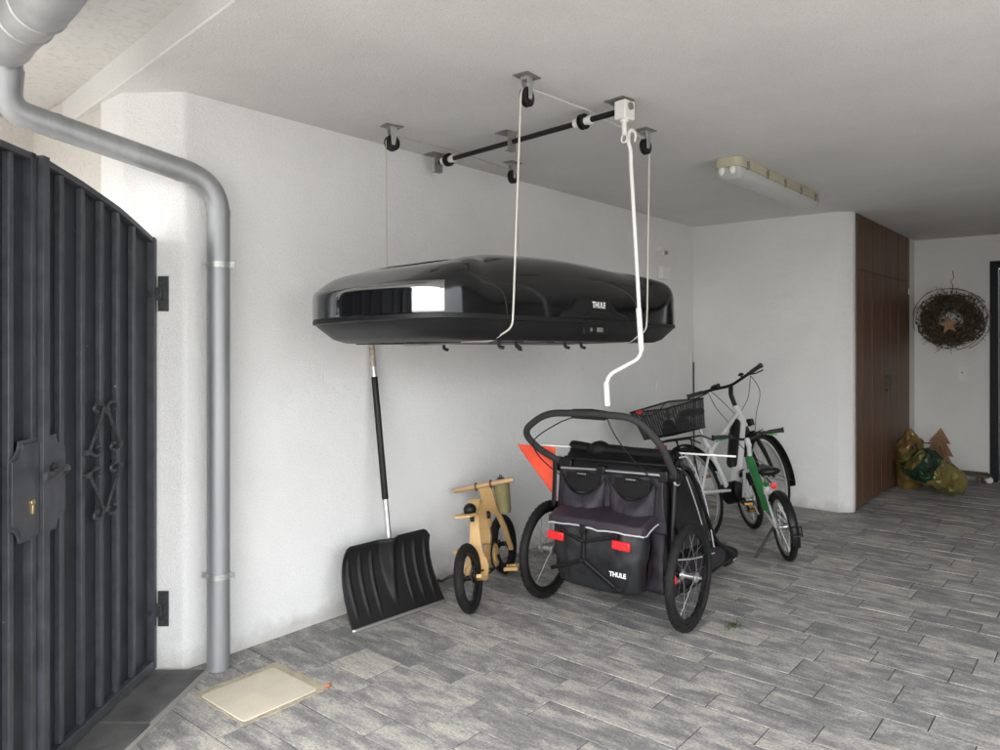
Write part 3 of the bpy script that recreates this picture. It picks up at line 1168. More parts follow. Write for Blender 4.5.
# ------------------------------------------------------------------ hoist
PUL = [(-1.895, 2.428, 'ceiling pulley nearest the camera above the front of the roof box'),
       (-1.905, 3.444, 'ceiling pulley beyond the white crank rod on the carport side'),
       (-2.864, 2.547, 'ceiling pulley near the white wall, farthest left of the four'),
       (-2.880, 3.545, 'ceiling pulley near the white wall behind the black winch shaft')]
ZS = ZC - .058


def pulley(first=[None]):
    root = thing('ceiling_pulley', '', 'pulley', (0, 0, 0), (0, 0, 0), 'hoist pulleys on the ceiling')
    MB().box((0, 0, -.003), (.075, .10, .006)).build('mounting_plate', M['galv_dull'], root, bevel=.0015)
    fk = MB()
    for s in (-1, 1):
        fk.prism([(-.022, -.006), (.022, -.006), (.018, -.05), (.010, -.10), (-.010, -.10), (-.014, -.05)], s * .017 - .0015, s * .017 + .0015, Matrix(((0, 0, 1, 0), (1, 0, 0, 0), (0, 1, 0, 0), (0, 0, 0, 1))))
    fk.box((0, 0, -.012), (.036, .04, .012))
    fk.cyl((-.024, 0, -.088), (.024, 0, -.088), .006)
    fk.build('fork', M['galv'], root, bevel=.001)
    wh = MB()
    wh.lathe([(.008, -.013), (.034, -.013), (.041, -.010), (.041, -.005), (.034, 0), (.041, .005), (.041, .010), (.034, .013), (.008, .013)], 28, Matrix.Translation((0, 0, -.088)), axis='x')
    wh.build('sheave', M['blackp'], root)
    return root


pr0 = pulley()
for i, (x, y, lb) in enumerate(PUL):
    if i == 0:
        o = pr0
    else:
        o = pr0.copy()
        COL.objects.link(o)
        for ch in pr0.children:
            c = ch.copy()
            COL.objects.link(c)
            c.parent = o
    o.location = (x, y, ZC)
    o['label'] = lb
    o.rotation_euler = (0, 0, R([4, -6, -14, 3][i]))

# winch shaft
U0 = Vector((-3.085, 3.085, ZS))
U1 = Vector((-1.735, 2.925, ZS))
ws = thing('winch_shaft', 'black winch rod under the ceiling with two drums, brackets and gear box', 'winch', U0)
iw = Matrix.Translation(-U0)
d = (U1 - U0).normalized()
ang = math.atan2(d.y, d.x)
MB().tube([U0, U1], .0135, 14, T=iw).build('rod', M['blackp'], ws)
for t in (.085, .83):
    p = U0.lerp(U1, t)
    dm = MB()
    TT = iw @ Matrix.Translation(p) @ Matrix.Rotation(ang, 4, 'Z')
    dm.lathe([(.0137, -.052), (.022, -.052), (.022, -.030), (.018, -.030), (.018, .030), (.022, .030), (.022, .052), (.0137, .052)], 20, TT, axis='x')
    dd = dm.build('drum', M['white_pvc'], ws)
    fl = MB()
    fl.lathe([(.018, -.012), (.037, -.012), (.037, -.006), (.026, -.004), (.026, .004), (.037, .006), (.037, .012), (.018, .012)], 24, TT, axis='x')
    fl.build('drum_flange', M['blackp'], dd)
for t, hh_ in ((.012, .115), (.465, .105)):
    p = U0.lerp(U1, t)
    br = MB()
    TT = iw @ Matrix.Translation((p.x, p.y, ZC)) @ Matrix.Rotation(ang, 4, 'Z')
    br.box((-.035, 0, -.002), (.09, .085, .004), TT)
    br.box((.008, 0, -hh_ / 2), (.004, .058, hh_), TT)
    br.box((-.006, 0, -hh_ + .002), (.024, .050, .004), TT)
    br.cyl((0, 0, ZS - ZC), (.02, 0, ZS - ZC), .019, T=TT)
    br.build('bracket', M['galv_dull'], ws)
TT = iw @ Matrix.Translation((U1.x, U1.y, ZC)) @ Matrix.Rotation(ang, 4, 'Z')
br = MB()
br.box((-.03, .015, -.003), (.11, .085, .005), TT)
br.build('gear_bracket', M['galv_dull'], ws)
gb = MB()
gb.box((.012, 0, -.062), (.062, .074, .085), TT)
gbo = gb.build('gear_box', M['white_pvc'], ws, bevel=.006)
g2 = MB()
g2.cyl((.042, 0, -.048), (.050, 0, -.048), .017, T=TT)
g2.build('gear_cap', M['galv_dull'], gbo)
ey = MB()
ey.cyl((.018, -.01, -.10), (.018, -.01, -.175), .011, T=TT)
ey.cyl((.018, -.01, -.104), (.018, -.01, -.118), .019, T=TT)
eyo = ey.build('drive_eye', M['white_pvc'], ws)
eyelet = TT @ Vector((.018, -.01, -.19))
ring = MB()
ring.tube([(.018 + .016 * math.cos(a * PI / 8), -.01, -.190 + .018 * math.sin(a * PI / 8)) for a in range(16)], .0045, 8, closed=True, T=TT)
ring.build('eye_ring', M['white_pvc'], eyo)
EY = U0 + eyelet

# crank rod hooked into the eye
ck = thing('crank_rod', 'white hand crank rod hanging from the gear box in front of the roof box', 'crank', EY)
ic = Matrix.Translation(-EY)
def Q(px, py, Y): return W((px - 500) / 741 * Y, Y, 1.45 + (341.5 - py) / 741 * Y)
YR = 3.34
hook = [Q(634.8, 142, YR - .01), Q(635.5, 134, YR - .015), Q(632.5, 130, YR), Q(629, 133, YR + .005), Q(628.5, 142, YR), Q(630.5, 150, YR), Q(631, 165, YR)]
# curve the tip round the ring
hk = spline(hook, 5)
straight = [Q(636.5, 260, YR + .01), Q(640.5, 335, YR + .02)]
low = fillet([Q(640.5, 335, YR + .02), Q(641.8, 357, YR + .02), Q(606.5, 376, YR - .07), Q(607, 398, YR - .07)], .06, 8)
MB().tube(hk + straight + low, [.0035 + min(1, k / 12) * .0055 for k in range(len(hk))] + [.009] * (2 + len(low)), 12, T=ic).build('rod', M['white_pvc'], ck)
MB().tube([Q(638.6, 308, YR + .014), Q(641.4, 351, YR + .02)], .0125, 14, T=ic).build('sleeve', M['white_pvc'], ck, bevel=.002)
MB().tube([Q(606.2, 382, YR - .07), Q(607.6, 406, YR - .07)], .0125, 14, T=ic).build('hand_grip', M['white_pvc'], ck, bevel=.003)

# ropes
YU = {0: 2.92, 1: 2.92, 2: 3.05, 3: 3.05}
RL = ['white rope from the nearest pulley looped under the front of the roof box',
      'white rope beside the crank rod down to the far end of the roof box',
      'thin white rope along the wall down behind the front of the roof box',
      'thin white rope dropping behind the middle of the roof box']
for i, (x, y, lb) in enumerate(PUL):
    near = i < 2
    first = y < 3
    ye = y - .041 if first else y + .041
    s = -1 if first else 1
    wall_side = 0 if near else 1
    top = Vector((x, y, ZC - .088))
    # over the sheave: tangent from above towards the shaft, then down
    pts = [Vector((x, YU[i], ZS + .026)), Vector((x, y, ZC - .088 + .040)), Vector((x, y + s * .029, ZC - .088 + .029)), Vector((x, y + s * .041, ZC - .088))]
    root = thing('hoist_rope', RL[i], 'rope', (x, y, ZC), (0, 0, 0), 'hoist ropes')
    it = Matrix.Translation((-x, -y, -ZC))
    if near:
        zb = BZ - .03
        bxr = BX + .455
        lowp = [Vector((bxr + .012, ye - (.02 if first else -.0), 1.60)), Vector((bxr + .006, ye - .02 if first else ye, BZ - .02)), Vector((bxr - .10, ye - .03 if first else ye, BZ - (.076 if first else .086))), Vector((bxr - .45, ye - .03 if first else ye, BZ - (.080 if first else .092)))]
    else:
        bxl = BX - .455
        lowp = [Vector((bxl - .012, ye, 1.60)), Vector((bxl - .006, ye, BZ - .02)), Vector((bxl + .10, ye, BZ - .098)), Vector((bxl + .45, ye, BZ - .090))]
    r_ = .0042 if near else .0026
    MB().tube(pts + fillet([pts[-1]] + lowp, .03, 4)[1:], r_, 8, T=it).build('strand', M['rope'] if near else M['rope_dull'], root)

# ------------------------------------------------------------------ ceiling lamp
lm = thing('ceiling_lamp', 'cream and white twin fluorescent batten light on the ceiling', 'ceiling lamp', (-1.815, 5.02, ZC))
L_ = 1.52
bs = MB().prism([(p[0], p[1]) for p in rrect(.165, L_, .045)], -.052, -.001)
bs.build('housing', M['cream'], lm, bevel=.004)
bs = MB().prism([(p[0], p[1]) for p in rrect(.176, L_ + .012, .05)], -.060, -.052)
bs.build('gasket_rim', M['cream'], lm, bevel=.002)
df = MB()
def dif(a, c):
    y = -L_ / 2 + .02 + (L_ - .04) * a
    q = PI * c
    e = min(1, min(a, 1 - a) / .03)
    e = math.sqrt(max(0, 1 - (1 - e) ** 2))
    k = .45
    return (.076 * math.copysign(abs(math.cos(q)) ** .55, math.cos(q)), y, -.058 - .062 * abs(math.sin(q)) ** .6 * e)
df.grid(dif, 40, 20)
df.build('diffuser', M['diffuser'], lm, angle=70)
for k in range(5):
    y = -L_ / 2 + .12 + k * (L_ - .24) / 4
    for s in (-1, 1):
        c_ = MB()
        c_.box((s * .088, y, -.040), (.012, .022, .044))
        c_.box((s * .0865, y, -.064), (.014, .016, .010))
        c_.build('clip', M['galv_dull'], lm, bevel=.002)
for s in (-1, 1):
    MB().sphere((s * .034, -L_ / 2 + .012, -.078), .019, T=None, sc=(1, .8, 1.5)).build('tube_cap', M['white_pvc'], lm)

# ------------------------------------------------------------------ wall fittings
ms = thing('motion_sensor', 'small white motion sensor high on the wall near the corner', 'sensor', (XW, 6.0, 2.25))
MB().box((.02, 0, .03), (.04, .10, .055)).build('base', M['white_pvc'], ms, bevel=.006)
s_ = MB()
s_.sphere((.05, -.01, -.012), .034)
s_.build('sensor_head', M['white_pvc'], ms)
MB().sphere((.068, -.022, -.014), .020).build('lens', M['galv_dull'], ms)
jb = thing('junction_box', 'white square junction box on the wall below the motion sensor', 'junction box', (XW, 6.02, 2.065))
MB().box((.024, 0, 0), (.048, .12, .118)).build('box', M['white_pvc'], jb, bevel=.006)
MB().box((.050, 0, 0), (.006, .113, .112)).build('cover', M['white_pvc'], jb, bevel=.004)
sk = thing('wall_socket', 'small white socket plate on the wall left of the bicycle handlebar', 'socket', (XW, 5.94, 1.06))
MB().box((.006, 0, 0), (.012, .062, .10)).build('plate', M['white_pvc'], sk, bevel=.003)
MB().box((.013, 0, 0), (.006, .036, .05)).build('rocker', M['white_pvc'], sk, bevel=.002)
sw = thing('light_switch', 'white light switch on the porch wall under the wreath', 'switch', (-1.30, YP, 1.105))
MB().box((0, -.005, 0), (.085, .012, .15)).build('plate', M['white_pvc'], sw, bevel=.003)
MB().box((0, -.012, .03), (.058, .008, .058)).build('rocker', M['white_pvc'], sw, bevel=.002)
MB().box((0, -.012, -.032), (.058, .008, .058)).build('rocker', M['white_pvc'], sw, bevel=.002)
MB().box((0, -.017, .018), (.016, .004, .010)).build('pilot_light', M['ink'], sw)
cb = MB()
cb.tube(spline([(XW + .012, YB - .012, 1.25), (XW + .012, YB - .014, 1.1), (XW + .013, YB - .012, .95), (XW + .02, YB - .02, .6), (XW + .03, YB - .03, .02)], 4), .006, 6)
tag(cb.build('cable', M['ink']), 'thin dark cable in the corner behind the bicycle', 'cable')
ch = MB()
pc = spline([(XW + .05, 3.06, .02), (XW + .09, 3.10, .045), (XW + .06, 3.16, .02), (XW + .10, 3.2, .05), (XW + .07, 3.28, .02), (XW + .11, 3.36, .03), (XW + .10, 3.46, .015)], 5)
ch.tube(pc, .0085, 8)
tag(ch.build('lock_cable', M['iron']), 'dark coiled lock cable on the floor by the wall behind the wooden bike', 'cable')
ms_ = MB()
r2 = random.Random(5)
for k in range(120):
    x, y = -1.52 + r2.gauss(0, .02), 3.66 + r2.gauss(0, .035)
    a = r2.uniform(0, 2 * PI)
    h_ = r2.uniform(.006, .018)
    ms_.add([(x, y, 0), (x + .005 * math.cos(a), y + .005 * math.sin(a), 0), (x + r2.uniform(-.01, .01), y + r2.uniform(-.01, .01), h_)], [(0, 1, 2)])
mo = ms_.build('moss', M['moss'])
mo['kind'] = 'stuff'

# ------------------------------------------------------------------ wheels
XR90 = Matrix.Rotation(R(90), 4, 'Y')


def wheel(root, loc, Rw, tr, rim_m, spoke_m, hub_m, ns=28, hubw=.09, hubr=.018, rim_w=.022, rim_h=.022, rot=0, disc=False, knob=0):
    ro = Rw - 2 * tr + .006
    rm = MB()
    rm.lathe([(ro, -rim_w / 2), (ro + .006, -rim_w / 2), (ro + .006, rim_w / 2), (ro, rim_w / 2), (ro - rim_h, rim_w * .25), (ro - rim_h, -rim_w * .25)], 56, axis='x', closed_prof=True)
    w = rm.build('wheel', rim_m, root, loc=loc, rot=(0, 0, rot))
    ty = MB()
    pr = []
    for k in range(12):
        a = 2 * PI * k / 12
        rr = tr * (1 if abs(math.sin(a)) < .97 else 1)
        pr.append((Rw - tr + tr * math.cos(a), tr * .98 * math.sin(a)))
    ty.lathe(pr, 64, axis='x', closed_prof=True)
    if knob:
        for k in range(knob):
            a = 2 * PI * k / knob
            for s in (-1, 0, 1):
                aa = a + (PI / knob if s == 0 else 0)
                T = Matrix.Rotation(aa, 4, 'X') @ Matrix.Translation((s * tr * .55, 0, Rw - (.001 if s == 0 else tr * .2)))
                ty.box((0, 0, 0), (tr * .42, tr * .42, .004), T, rot=(0, s * .6, 0))
    ty.build('tyre', M['rubber'], w, angle=50)
    sp = MB()
    for k in range(ns):
        a = 2 * PI * k / ns
        s = 1 if k % 2 else -1
        off = (.55 if (k // 2) % 2 else -.55)
        sp.tube([(s * hubw * .36, hubr * 1.3 * math.cos(a + off * 2), hubr * 1.3 * math.sin(a + off * 2)), (0, (ro - rim_h) * math.cos(a), (ro - rim_h) * math.sin(a))], .0011, 5, caps=False)
    sp.build('spokes', spoke_m, w)
    hb = MB()
    hb.lathe([(.004, -hubw / 2 - .014), (.008, -hubw / 2 - .012), (.008, -hubw / 2), (hubr * 1.5, -hubw * .42), (hubr * 1.5, -hubw * .34), (hubr * .8, -hubw * .25), (hubr * .8, hubw * .25), (hubr * 1.5, hubw * .34), (hubr * 1.5, hubw * .42), (.008, hubw / 2), (.008, hubw / 2 + .012), (.004, hubw / 2 + .014)], 18, axis='x')
    if disc:
        hb.lathe([(hubr, hubw * .30 * disc), (.075, hubw * .30 * disc), (.075, hubw * .33 * disc), (hubr, hubw * .33 * disc)], 30, axis='x')
    hb.build('hub', hub_m, w)
    return w


def fender(root, c, Rf, w, a0, a1, material, name='mudguard', th=.003):
    """arc a0..a1 in degrees, 0 = forward (+y), 90 = up"""
    prof = []
    for k in range(7):
        q = -1 + 2 * k / 6
        prof.append((Rf - .012 * q * q, q * w / 2))
    b = MB()
    b.lathe(prof, 26, Matrix.Translation(c), R(a0), R(a1), axis='x')
    return b.build(name, material, root, solid=th, angle=60)


# ------------------------------------------------------------------ bike trailer
tr_ = thing('bike_trailer', 'double child bike trailer in black and plum fabric with push handle', 'trailer', (-2.085, 3.43, 0), (0, 0, R(4)))
for s in (-1, 1):
    wheel(tr_, (s * .42, 0, .272), .272, .024, M['blackp'], M['spoke'], M['alloy'], 20, hubw=.10, hubr=.017, rim_w=.026, knob=46)
# chassis
fm = MB()
fm.tube([(-.37, 0, .272), (.37, 0, .272)], .016, 12)
for s in (-1, 1):
    fm.tube(fillet([(s * .335, .02, .76), (s * .335, -.02, .40), (s * .335, .10, .14), (s * .30, .95, .12)], .08), .014, 10)
    fm.tube(fillet([(s * .335, .0, .77), (s * .335, .20, .80), (s * .33, .62, .30), (s * .31, 1.0, .13)], .12), .011, 10)
fm.tube([(-.335, -.03, .235), (.335, -.03, .235)], .012, 10)
fm.build('chassis', M['blackp'], tr_)
ax = MB()
ax.tube([(.26, -.02, .235), (.375, -.01, .245)], .0135, 12)
ax.build('axle_end', M['alloy'], tr_)
MB().box((.345, -.05, .262), (.05, .02, .06), rot=(0, R(-12), 0)).build('side_reflector', M['red'], tr_, bevel=.008)
# cabin
cab = [(-.03, .79), (.06, .865), (.16, .875), (.33, .765), (.52, .515), (.62, .315), (.96, .165), (1.10, .135), (1.10, .10), (.10, .11), (-.02, .22), (-.03, .5)]
cm = MB()
TY = Matrix(((0, 0, 1, 0), (1, 0, 0, 0), (0, 1, 0, 0), (0, 0, 0, 1)))
cm.prism([(a, z - .006 if z > .5 else z) for a, z in cab], -.305, .305, TY)
cm.build('cabin', M['mesh_black'], tr_, bevel=.03, segs=3)
for s in (-1, 1):
    def sidefn(a, c, s=s):
        # a along the profile front..rear, c bottom..top
        yb, zb = .02 + a * .62, .33 - a * .03
        tops = spline([(.02, .78, 0), (.14, .845, 0), (.31, .735, 0), (.49, .50, 0), (.60, .30, 0)], 6)
        p = tops[min(len(tops) - 1, int(a * (len(tops) - 1)))]
        y = yb + (p.x - yb) * c
        z = zb + (p.y - zb) * c
        bul = .024 * math.sin(PI * min(1, max(0, a))) * math.sin(PI * c)
        wr = .006 * math.sin(9 * a + 5 * c) * math.sin(PI * c)
        return (s * (.316 + bul + wr), y, z)
    sd = MB()
    sd.grid(sidefn, 24, 10)
    so = sd.build('side_window', M['window_film'], tr_, solid=.004, angle=80)
    pp_ = MB()
    pp_.tube(spline([(s * .325, .10, .845), (s * .33, .20, .83), (s * .335, .33, .715), (s * .335, .47, .52), (s * .33, .58, .30), (s * .33, .60, .27)], 5), .004, 6)
    pp_.tube(spline([(s * .338, .16, .74), (s * .345, .26, .60), (s * .345, .38, .43), (s * .335, .47, .30)], 5), .0025, 6)
    pp_.tube(spline([(s * .325, .02, .33), (s * .33, .3, .275), (s * .33, .60, .235)], 5), .004, 6)
    pp_.build('piping', M['piping'], so)
    lw = MB()
    lw.grid(lambda a, c, s=s: (s * (.318 + .015 * math.sin(PI * c)), -.02 + .80 * a, .13 + (.19 - .07 * a) * c), 10, 5)
    lw.build('skirt', M['fabric'], tr_, solid=.004, angle=80)
# foot well / front bumper
ft = MB()
def foot(a, c):
    q = 2 * PI * c
    p = PI * (a - .5)
    rx = .30
    x = .31 * math.sin(p)
    e = max(0, math.cos(p)) ** .2
    return (x, .98 + .15 * e * math.copysign(abs(math.cos(q)) ** .6, math.cos(q)), .115 + .055 * e * math.copysign(abs(math.sin(q)) ** .7, math.sin(q)))
ft.grid(foot, 30, 24)
ft.build('foot_bumper', M['blackp_rough'], tr_, angle=70)
st_ = MB()
st_.grid(lambda a, c: (.312 * math.sin(PI * (a - .5)), .98 + .155 * max(0, math.cos(PI * (a - .5))) ** .32 * math.cos(PI * (c - .5)), .088 + .014 * c), 30, 12)
st_.build('bumper_trim', M['piping'], tr_)
# push handle
ha = [(.345, .0, .762), (.335, -.14, .930), (.245, -.235, 1.075), (.0, -.255, 1.085), (-.275, -.255, 1.072), (-.435, -.235, .960), (-.395, -.13, .855), (-.325, -.0, .770)]
hp = fillet(ha, [0, .05, .085, .03, .085, .075, .05, 0], 7)
MB().tube(hp, .0185, 14).build('push_handle', M['foam'], tr_)
gr_ = MB()
gr_.tube([(-.125, -.241, 1.078), (-.11, -.242, 1.079), (.0, -.245, 1.085), (.075, -.243, 1.079), (.09, -.242, 1.077)], [.018, .0225, .0225, .0225, .018], 14)
gr_.box((0 - .02, -.242, 1.064), (.19, .03, .022))
gr_.build('grip_pad', M['blackp'], tr_, bevel=.003)
cbm = MB()
cbm.tube(spline([(-.10, -.24, 1.062), (-.20, -.25, 1.02), (-.33, -.27, .93), (-.36, -.20, .84), (-.31, -.12, .75), (-.25, -.08, .70)], 6), .0032, 6)
cbm.tube(spline([(.085, -.24, 1.062), (.11, -.22, .99), (.155, -.15, .88), (.20, -.08, .80), (.27, -.05, .70), (.30, -.04, .66)], 6), .0032, 6)
cbm.build('brake_cable', M['ink'], tr_)
for s in (-1, 1):
    hb = MB()
    hb.cyl((s * .318, .01, .762), (s * .362, .01, .762), .040, n=24)
    hb.cyl((s * .36, .01, .762), (s * .368, .01, .762), .024, n=20)
    ho = hb.build('pivot_hub', M['blackp'], tr_, bevel=.003)
    hr = MB()
    hr.lathe([(.041, -.006), (.045, -.006), (.045, .006), (.041, .006)], 28, Matrix.Translation((s * .352, .01, .762)), axis='x', closed_prof=True, a0=R(-150), a1=R(75))
    hr.build('hub_ring', M['piping'], ho)
# silver rails across the top of the back
rl = MB()
rl.tube([(-.30, -.05, .752), (-.06, -.055, .765)], .0095, 10)
rl.tube([(-.03, -.055, .765), (.285, -.05, .772)], .0095, 10)
rl.build('cross_rail', M['alloy'], tr_)
rc = MB()
rc.box((-.045, -.058, .768), (.05, .04, .045))
rc.tube([(-.31, .0, .80), (.31, .0, .815)], .013, 10)
rc.box((-.27, -.03, .775), (.07, .05, .05))
rc.box((.30, -.03, .765), (.05, .05, .06))
rc.build('rail_clamp', M['blackp'], tr_, bevel=.006)
# canopy fabric rolled on top
cn = MB()
def roll(a, c):
    x = -.29 + .60 * a
    q = 2 * PI * c
    r0 = .026 + .008 * noise.noise(Vector((x * 7, c * 2, 1))) + (.02 if abs(x + .12) < .05 else 0) * math.cos(PI * (x + .12) / .1)
    return (x, .055 + r0 * 1.5 * math.cos(q), .862 + r0 * math.sin(q))
cn.grid(roll, 40, 14)
cn.build('rolled_canopy', M['mesh_black'], tr_, angle=80)
# back panel with sagging pockets
def wr(x, z, s=1.0):
    return .018 * noise.noise(Vector((x * 9, z * 5, s))) + .010 * noise.noise(Vector((x * 20, z * 11, s + 3))) + .004 * noise.noise(Vector((x * 50, z * 24, s + 7)))
bpn = MB()
bpn.grid(lambda a, c: (-.30 + .60 * a + (.02 * (1 - c) * (2 * a - 1)), -.040 - .015 * (1 - c) - .012 * math.sin(PI * c) + wr(a * .6, c * .3), .47 + .285 * c), 44, 20)
bpn.build('back_panel', M['fabric'], tr_, solid=.004, angle=80)
MB().grid(lambda a, c: (-.30 + .60 * a, -.036 - .012 * math.sin(PI * c) + wr(a * .6, c * .4, 12) * .8, .165 + .315 * c), 30, 16).build('lower_back', M['fabric'], tr_, solid=.004, angle=80)
for (xa, xb, sd_) in ((-.285, -.025, 2), (.005, .265, 9)):
    pk = MB()
    xm, hw = (xa + xb) / 2, (xb - xa) / 2
    def pock(a, c):
        x = xa + (xb - xa) * a
        e = (x - xm) / hw
        zt = .725 - .095 * (1 - e * e) ** .8
        z = .515 + (zt - .515) * c
        y = -.062 - .065 * (1 - e ** 4) * math.sin(PI * (.25 + .62 * c)) + wr(x, z, sd_) * 1.1
        return (x, y, z)
    pk.grid(pock, 30, 16)
    po = pk.build('pocket', M['fabric'], tr_, solid=.004, angle=80)
    hem = MB()
    hem.tube([Vector(pock(k / 24, 1.0)) for k in range(25)], .0045, 6)
    hem.build('hem', M['blackp'], po)
    iw_ = MB()
    iw_.box((xm, -.067, .690), (.205, .010, .10))
    iw_.box((xm, -.073, .735), (.09, .012, .024))
    io = iw_.build('inner_pouch', M['mesh_black'], tr_, bevel=.003)
    MB().box((xm, -.078, .737), (.055, .004, .006)).build('buckle', M['galv_dull'], io)
# cargo bag
bg = MB()
def bagfn(a, c):
    # a around the perimeter (rear half wraps), c bottom..top
    q = 2 * PI * a
    n = 5.0
    ca, sa = math.cos(q), math.sin(q)
    k = .80 + .20 * min(1, c / .30) ** .6
    hw = (.262 - .015 * (1 - c)) * (1 if c > .25 else .95 + .05 * c / .25)
    x = .0 + hw * math.copysign(abs(ca) ** (2 / n), ca)
    yy = .095 * k * math.copysign(abs(sa) ** (2 / n), sa)
    z = .195 + .325 * c
    w_ = wr(x + (2 if sa > 0 else 0), z, 5)
    sag = .02 * math.sin(PI * c) * (1 if sa < 0 else 0)
    return (x + w_ * .8, -.125 + yy - sag + w_ * 1.3, z - .02 * (1 - c) * (1 - (x / .26) ** 2))
bg.grid(bagfn, 72, 24)
bt = [bagfn(k / 72, 0) for k in range(72)]
bg.add([Vector(p) for p in bt] + [Vector((0, -.12, .185))], [(k, (k + 1) % 72, 72) for k in range(72)])
bag = bg.build('cargo_bag', M['fabric_bag'], tr_, angle=75)
ldm = MB()
def lidfn(a, c):
    # c from the back panel (0) over the edge and down the lip (1)
    x = (-.272 + .544 * a)
    e = abs(2 * a - 1)
    if c < .75:
        t = c / .75
        y = -.03 - .205 * t
        z = .575 - .040 * t - .018 * math.sin(PI * t) * .0 + .012 * math.sin(PI * t)
    else:
        t = (c - .75) / .25
        y = -.237 - .004 * t
        z = .535 - .036 * t - .010 * (1 - e) * 0
    y += .02 * e ** 6
    return (x, y, z + wr(x, c * .3, 8) * .5 - .012 * e ** 8)
ldm.grid(lidfn, 36, 20)
for s in (0, 1):
    ldm.grid(lambda a, c, s=s: Vector(lidfn(s, a * .75)) + Vector(((.004 if s else -.004) * c, 0, -.045 * c)), 12, 4)
ldo = ldm.build('bag_lid', M['fabric_lid'], tr_, solid=.005, angle=80)
pm_ = MB()
pm_.tube([Vector(lidfn(1, .0)) + Vector((.006, 0, -.045))] + [Vector(lidfn(1, k / 10 * .75)) + Vector((.006, -.0, -.045)) for k in range(1, 10)] + [Vector(lidfn(1 - k / 36, 1)) + Vector((0, -.004, -.002)) for k in range(37)], .0042, 6)
pm_.build('piping', M['piping'], ldo)
for (x, z) in ((-.215, .432), (.165, .437)):
    rf = MB()
    rf.box((x, -.247, z), (.098, .020, .044), rot=(0, R(2), 0))
    ro = rf.build('reflector', M['red'], bag, bevel=.006)
    MB().box((x, -.253, z), (.006, .014, .040)).build('rib', M['red'], ro)
sp = MB()
def strap(p0, p1, w=.012, n=10, dy=.0):
    p0, p1 = Vector(p0), Vector(p1)
    d_ = (p1 - p0).normalized()
    up = d_.cross(Vector((0, 1, 0))).normalized() * w
    pts = []
    for k in range(n + 1):
        q = p0.lerp(p1, k / n)
        pts.append(q)
    sp.add([v for q in pts for v in (q + up, q - up)], [(2 * k, 2 * k + 2, 2 * k + 3, 2 * k + 1) for k in range(n)])
strap((-.05, -.246, .50), (-.05, -.252, .33), .011)
strap((-.05, -.253, .33), (-.255, -.232, .25), .010)
strap((-.05, -.253, .33), (.13, -.238, .215), .010)
strap((-.05, -.252, .425), (.13, -.246, .475), .008)
strap((-.05, -.252, .425), (-.20, -.246, .47), .008)
sp.build('strap', M['ink'], bag, solid=.002)
bk = MB()
bk.box((-.05, -.256, .49), (.032, .010, .045))
bk.box((.125, -.245, .48), (.04, .010, .020))
bk.box((-.20, -.245, .48), (.018, .010, .020))
bk.box((.14, -.238, .215), (.05, .008, .016))
bk.build('buckle', M['blackp'], bag, bevel=.003)
text('logo', 'THULE', .032, M['print_white'], bag, (.148, -.252, .290), (R(90), 0, 0), bold=.0012, width=.95)
hs = MB()
hs.grid(lambda a, c: (-.345 + .026 * (a - .5) + .005 * math.sin(3 * c), -.045 - .02 * c, .80 - .27 * c), 2, 10)
hs.build('loose_strap', M['ink'], tr_, solid=.002)

# safety flag laid across the trailer
fl0 = Vector((-2.085, 3.43, 0))
fg = thing('safety_flag', 'orange triangular safety flag on a white pole lying across the trailer', 'flag', (-2.40, 3.32, .80))
ifl = Matrix.Translation((2.40, -3.32, -.80))
pA = Q(537, 444.8, 4.18)
pB = Q(736, 456.5, 4.02)
MB().tube([pA, pB], .0055, 8, T=ifl).build('pole', M['white_pvc'], fg)
pmid = MB()
dd = (pB - pA)
pmid.tube([pA + dd * .375, pA + dd * .445], .0068, 8, T=ifl)
pmid.build('orange_sleeve', M['orange'], fg)
pm2 = MB()
pm2.tube([pA + dd * .17, pA + dd * .23], .0085, 8, T=ifl)
pm2.tube([pA + dd * .255, pA + dd * .36], .0085, 8, T=ifl)
pm2.tube([pA + dd * .62, pA + dd * .70], .011, 8, T=ifl)
pm2.build('ferrule', M['alloy'], fg)
f1, f2, f3 = Q(517, 444.2, 4.2), Q(555.5, 445.8, 4.165), Q(556, 500, 4.20)
fm_ = MB()
def flag(a, c):
    p = f1.lerp(f2, a)
    q = f1.lerp(f3, a)
    k = p.lerp(q, c)
    return k + Vector((.012 * math.sin(a * 5 + c * 3) * c, .012 * math.sin(a * 4) * c, 0))
fm_.grid(flag, 12, 12, ifl)
fm_.build('pennant', M['orange'], fg, solid=.0012, angle=80)

# ------------------------------------------------------------------ adult bicycle
hx, hy = .14, 1.12
eb = thing('electric_bicycle', 'white step-through electric bicycle with black rear basket at the back wall', 'bicycle', (-2.245, 5.64, 0), (0, R(-17), -math.atan2(hx, hy)))
RH, RW_ = .345, .345
rw = wheel(eb, (0, -.56, .345), RW_, .022, M['alloy'], M['spoke'], M['blackp'], 32, hubw=.12)
fw = wheel(eb, (0, .565, .345), RW_, .022, M['alloy'], M['spoke'], M['blackp'], 32, hubw=.10, rot=R(4))
fender(eb, (0, -.56, .345), .368, .055, 20, 205, M['blackp'])
fender(eb, (0, .565, .345), .372, .068, -22, 150, M['blackp'])
fm = MB()
fm.tube([(0, -.10, .30), (0, -.165, .50), (0, -.255, .74)], .021, 14)
fm.tube([(0, .335, .96), (0, .395, .775)], .028, 16)
fm.tube([(0, .375, .845), (0, .17, .555), (0, .0, .33)], [.040, .047, .045], 16)
fm.tube(fillet([(0, .35, .90), (0, .02, .735), (0, -.215, .62)], .1), .019, 14)
for s in (-1, 1):
    fm.tube([(s * .03, -.08, .30), (s * .062, -.56, .345)], .0125, 10)
    fm.tube([(s * .018, -.225, .655), (s * .06, -.56, .345)], .0105, 10)
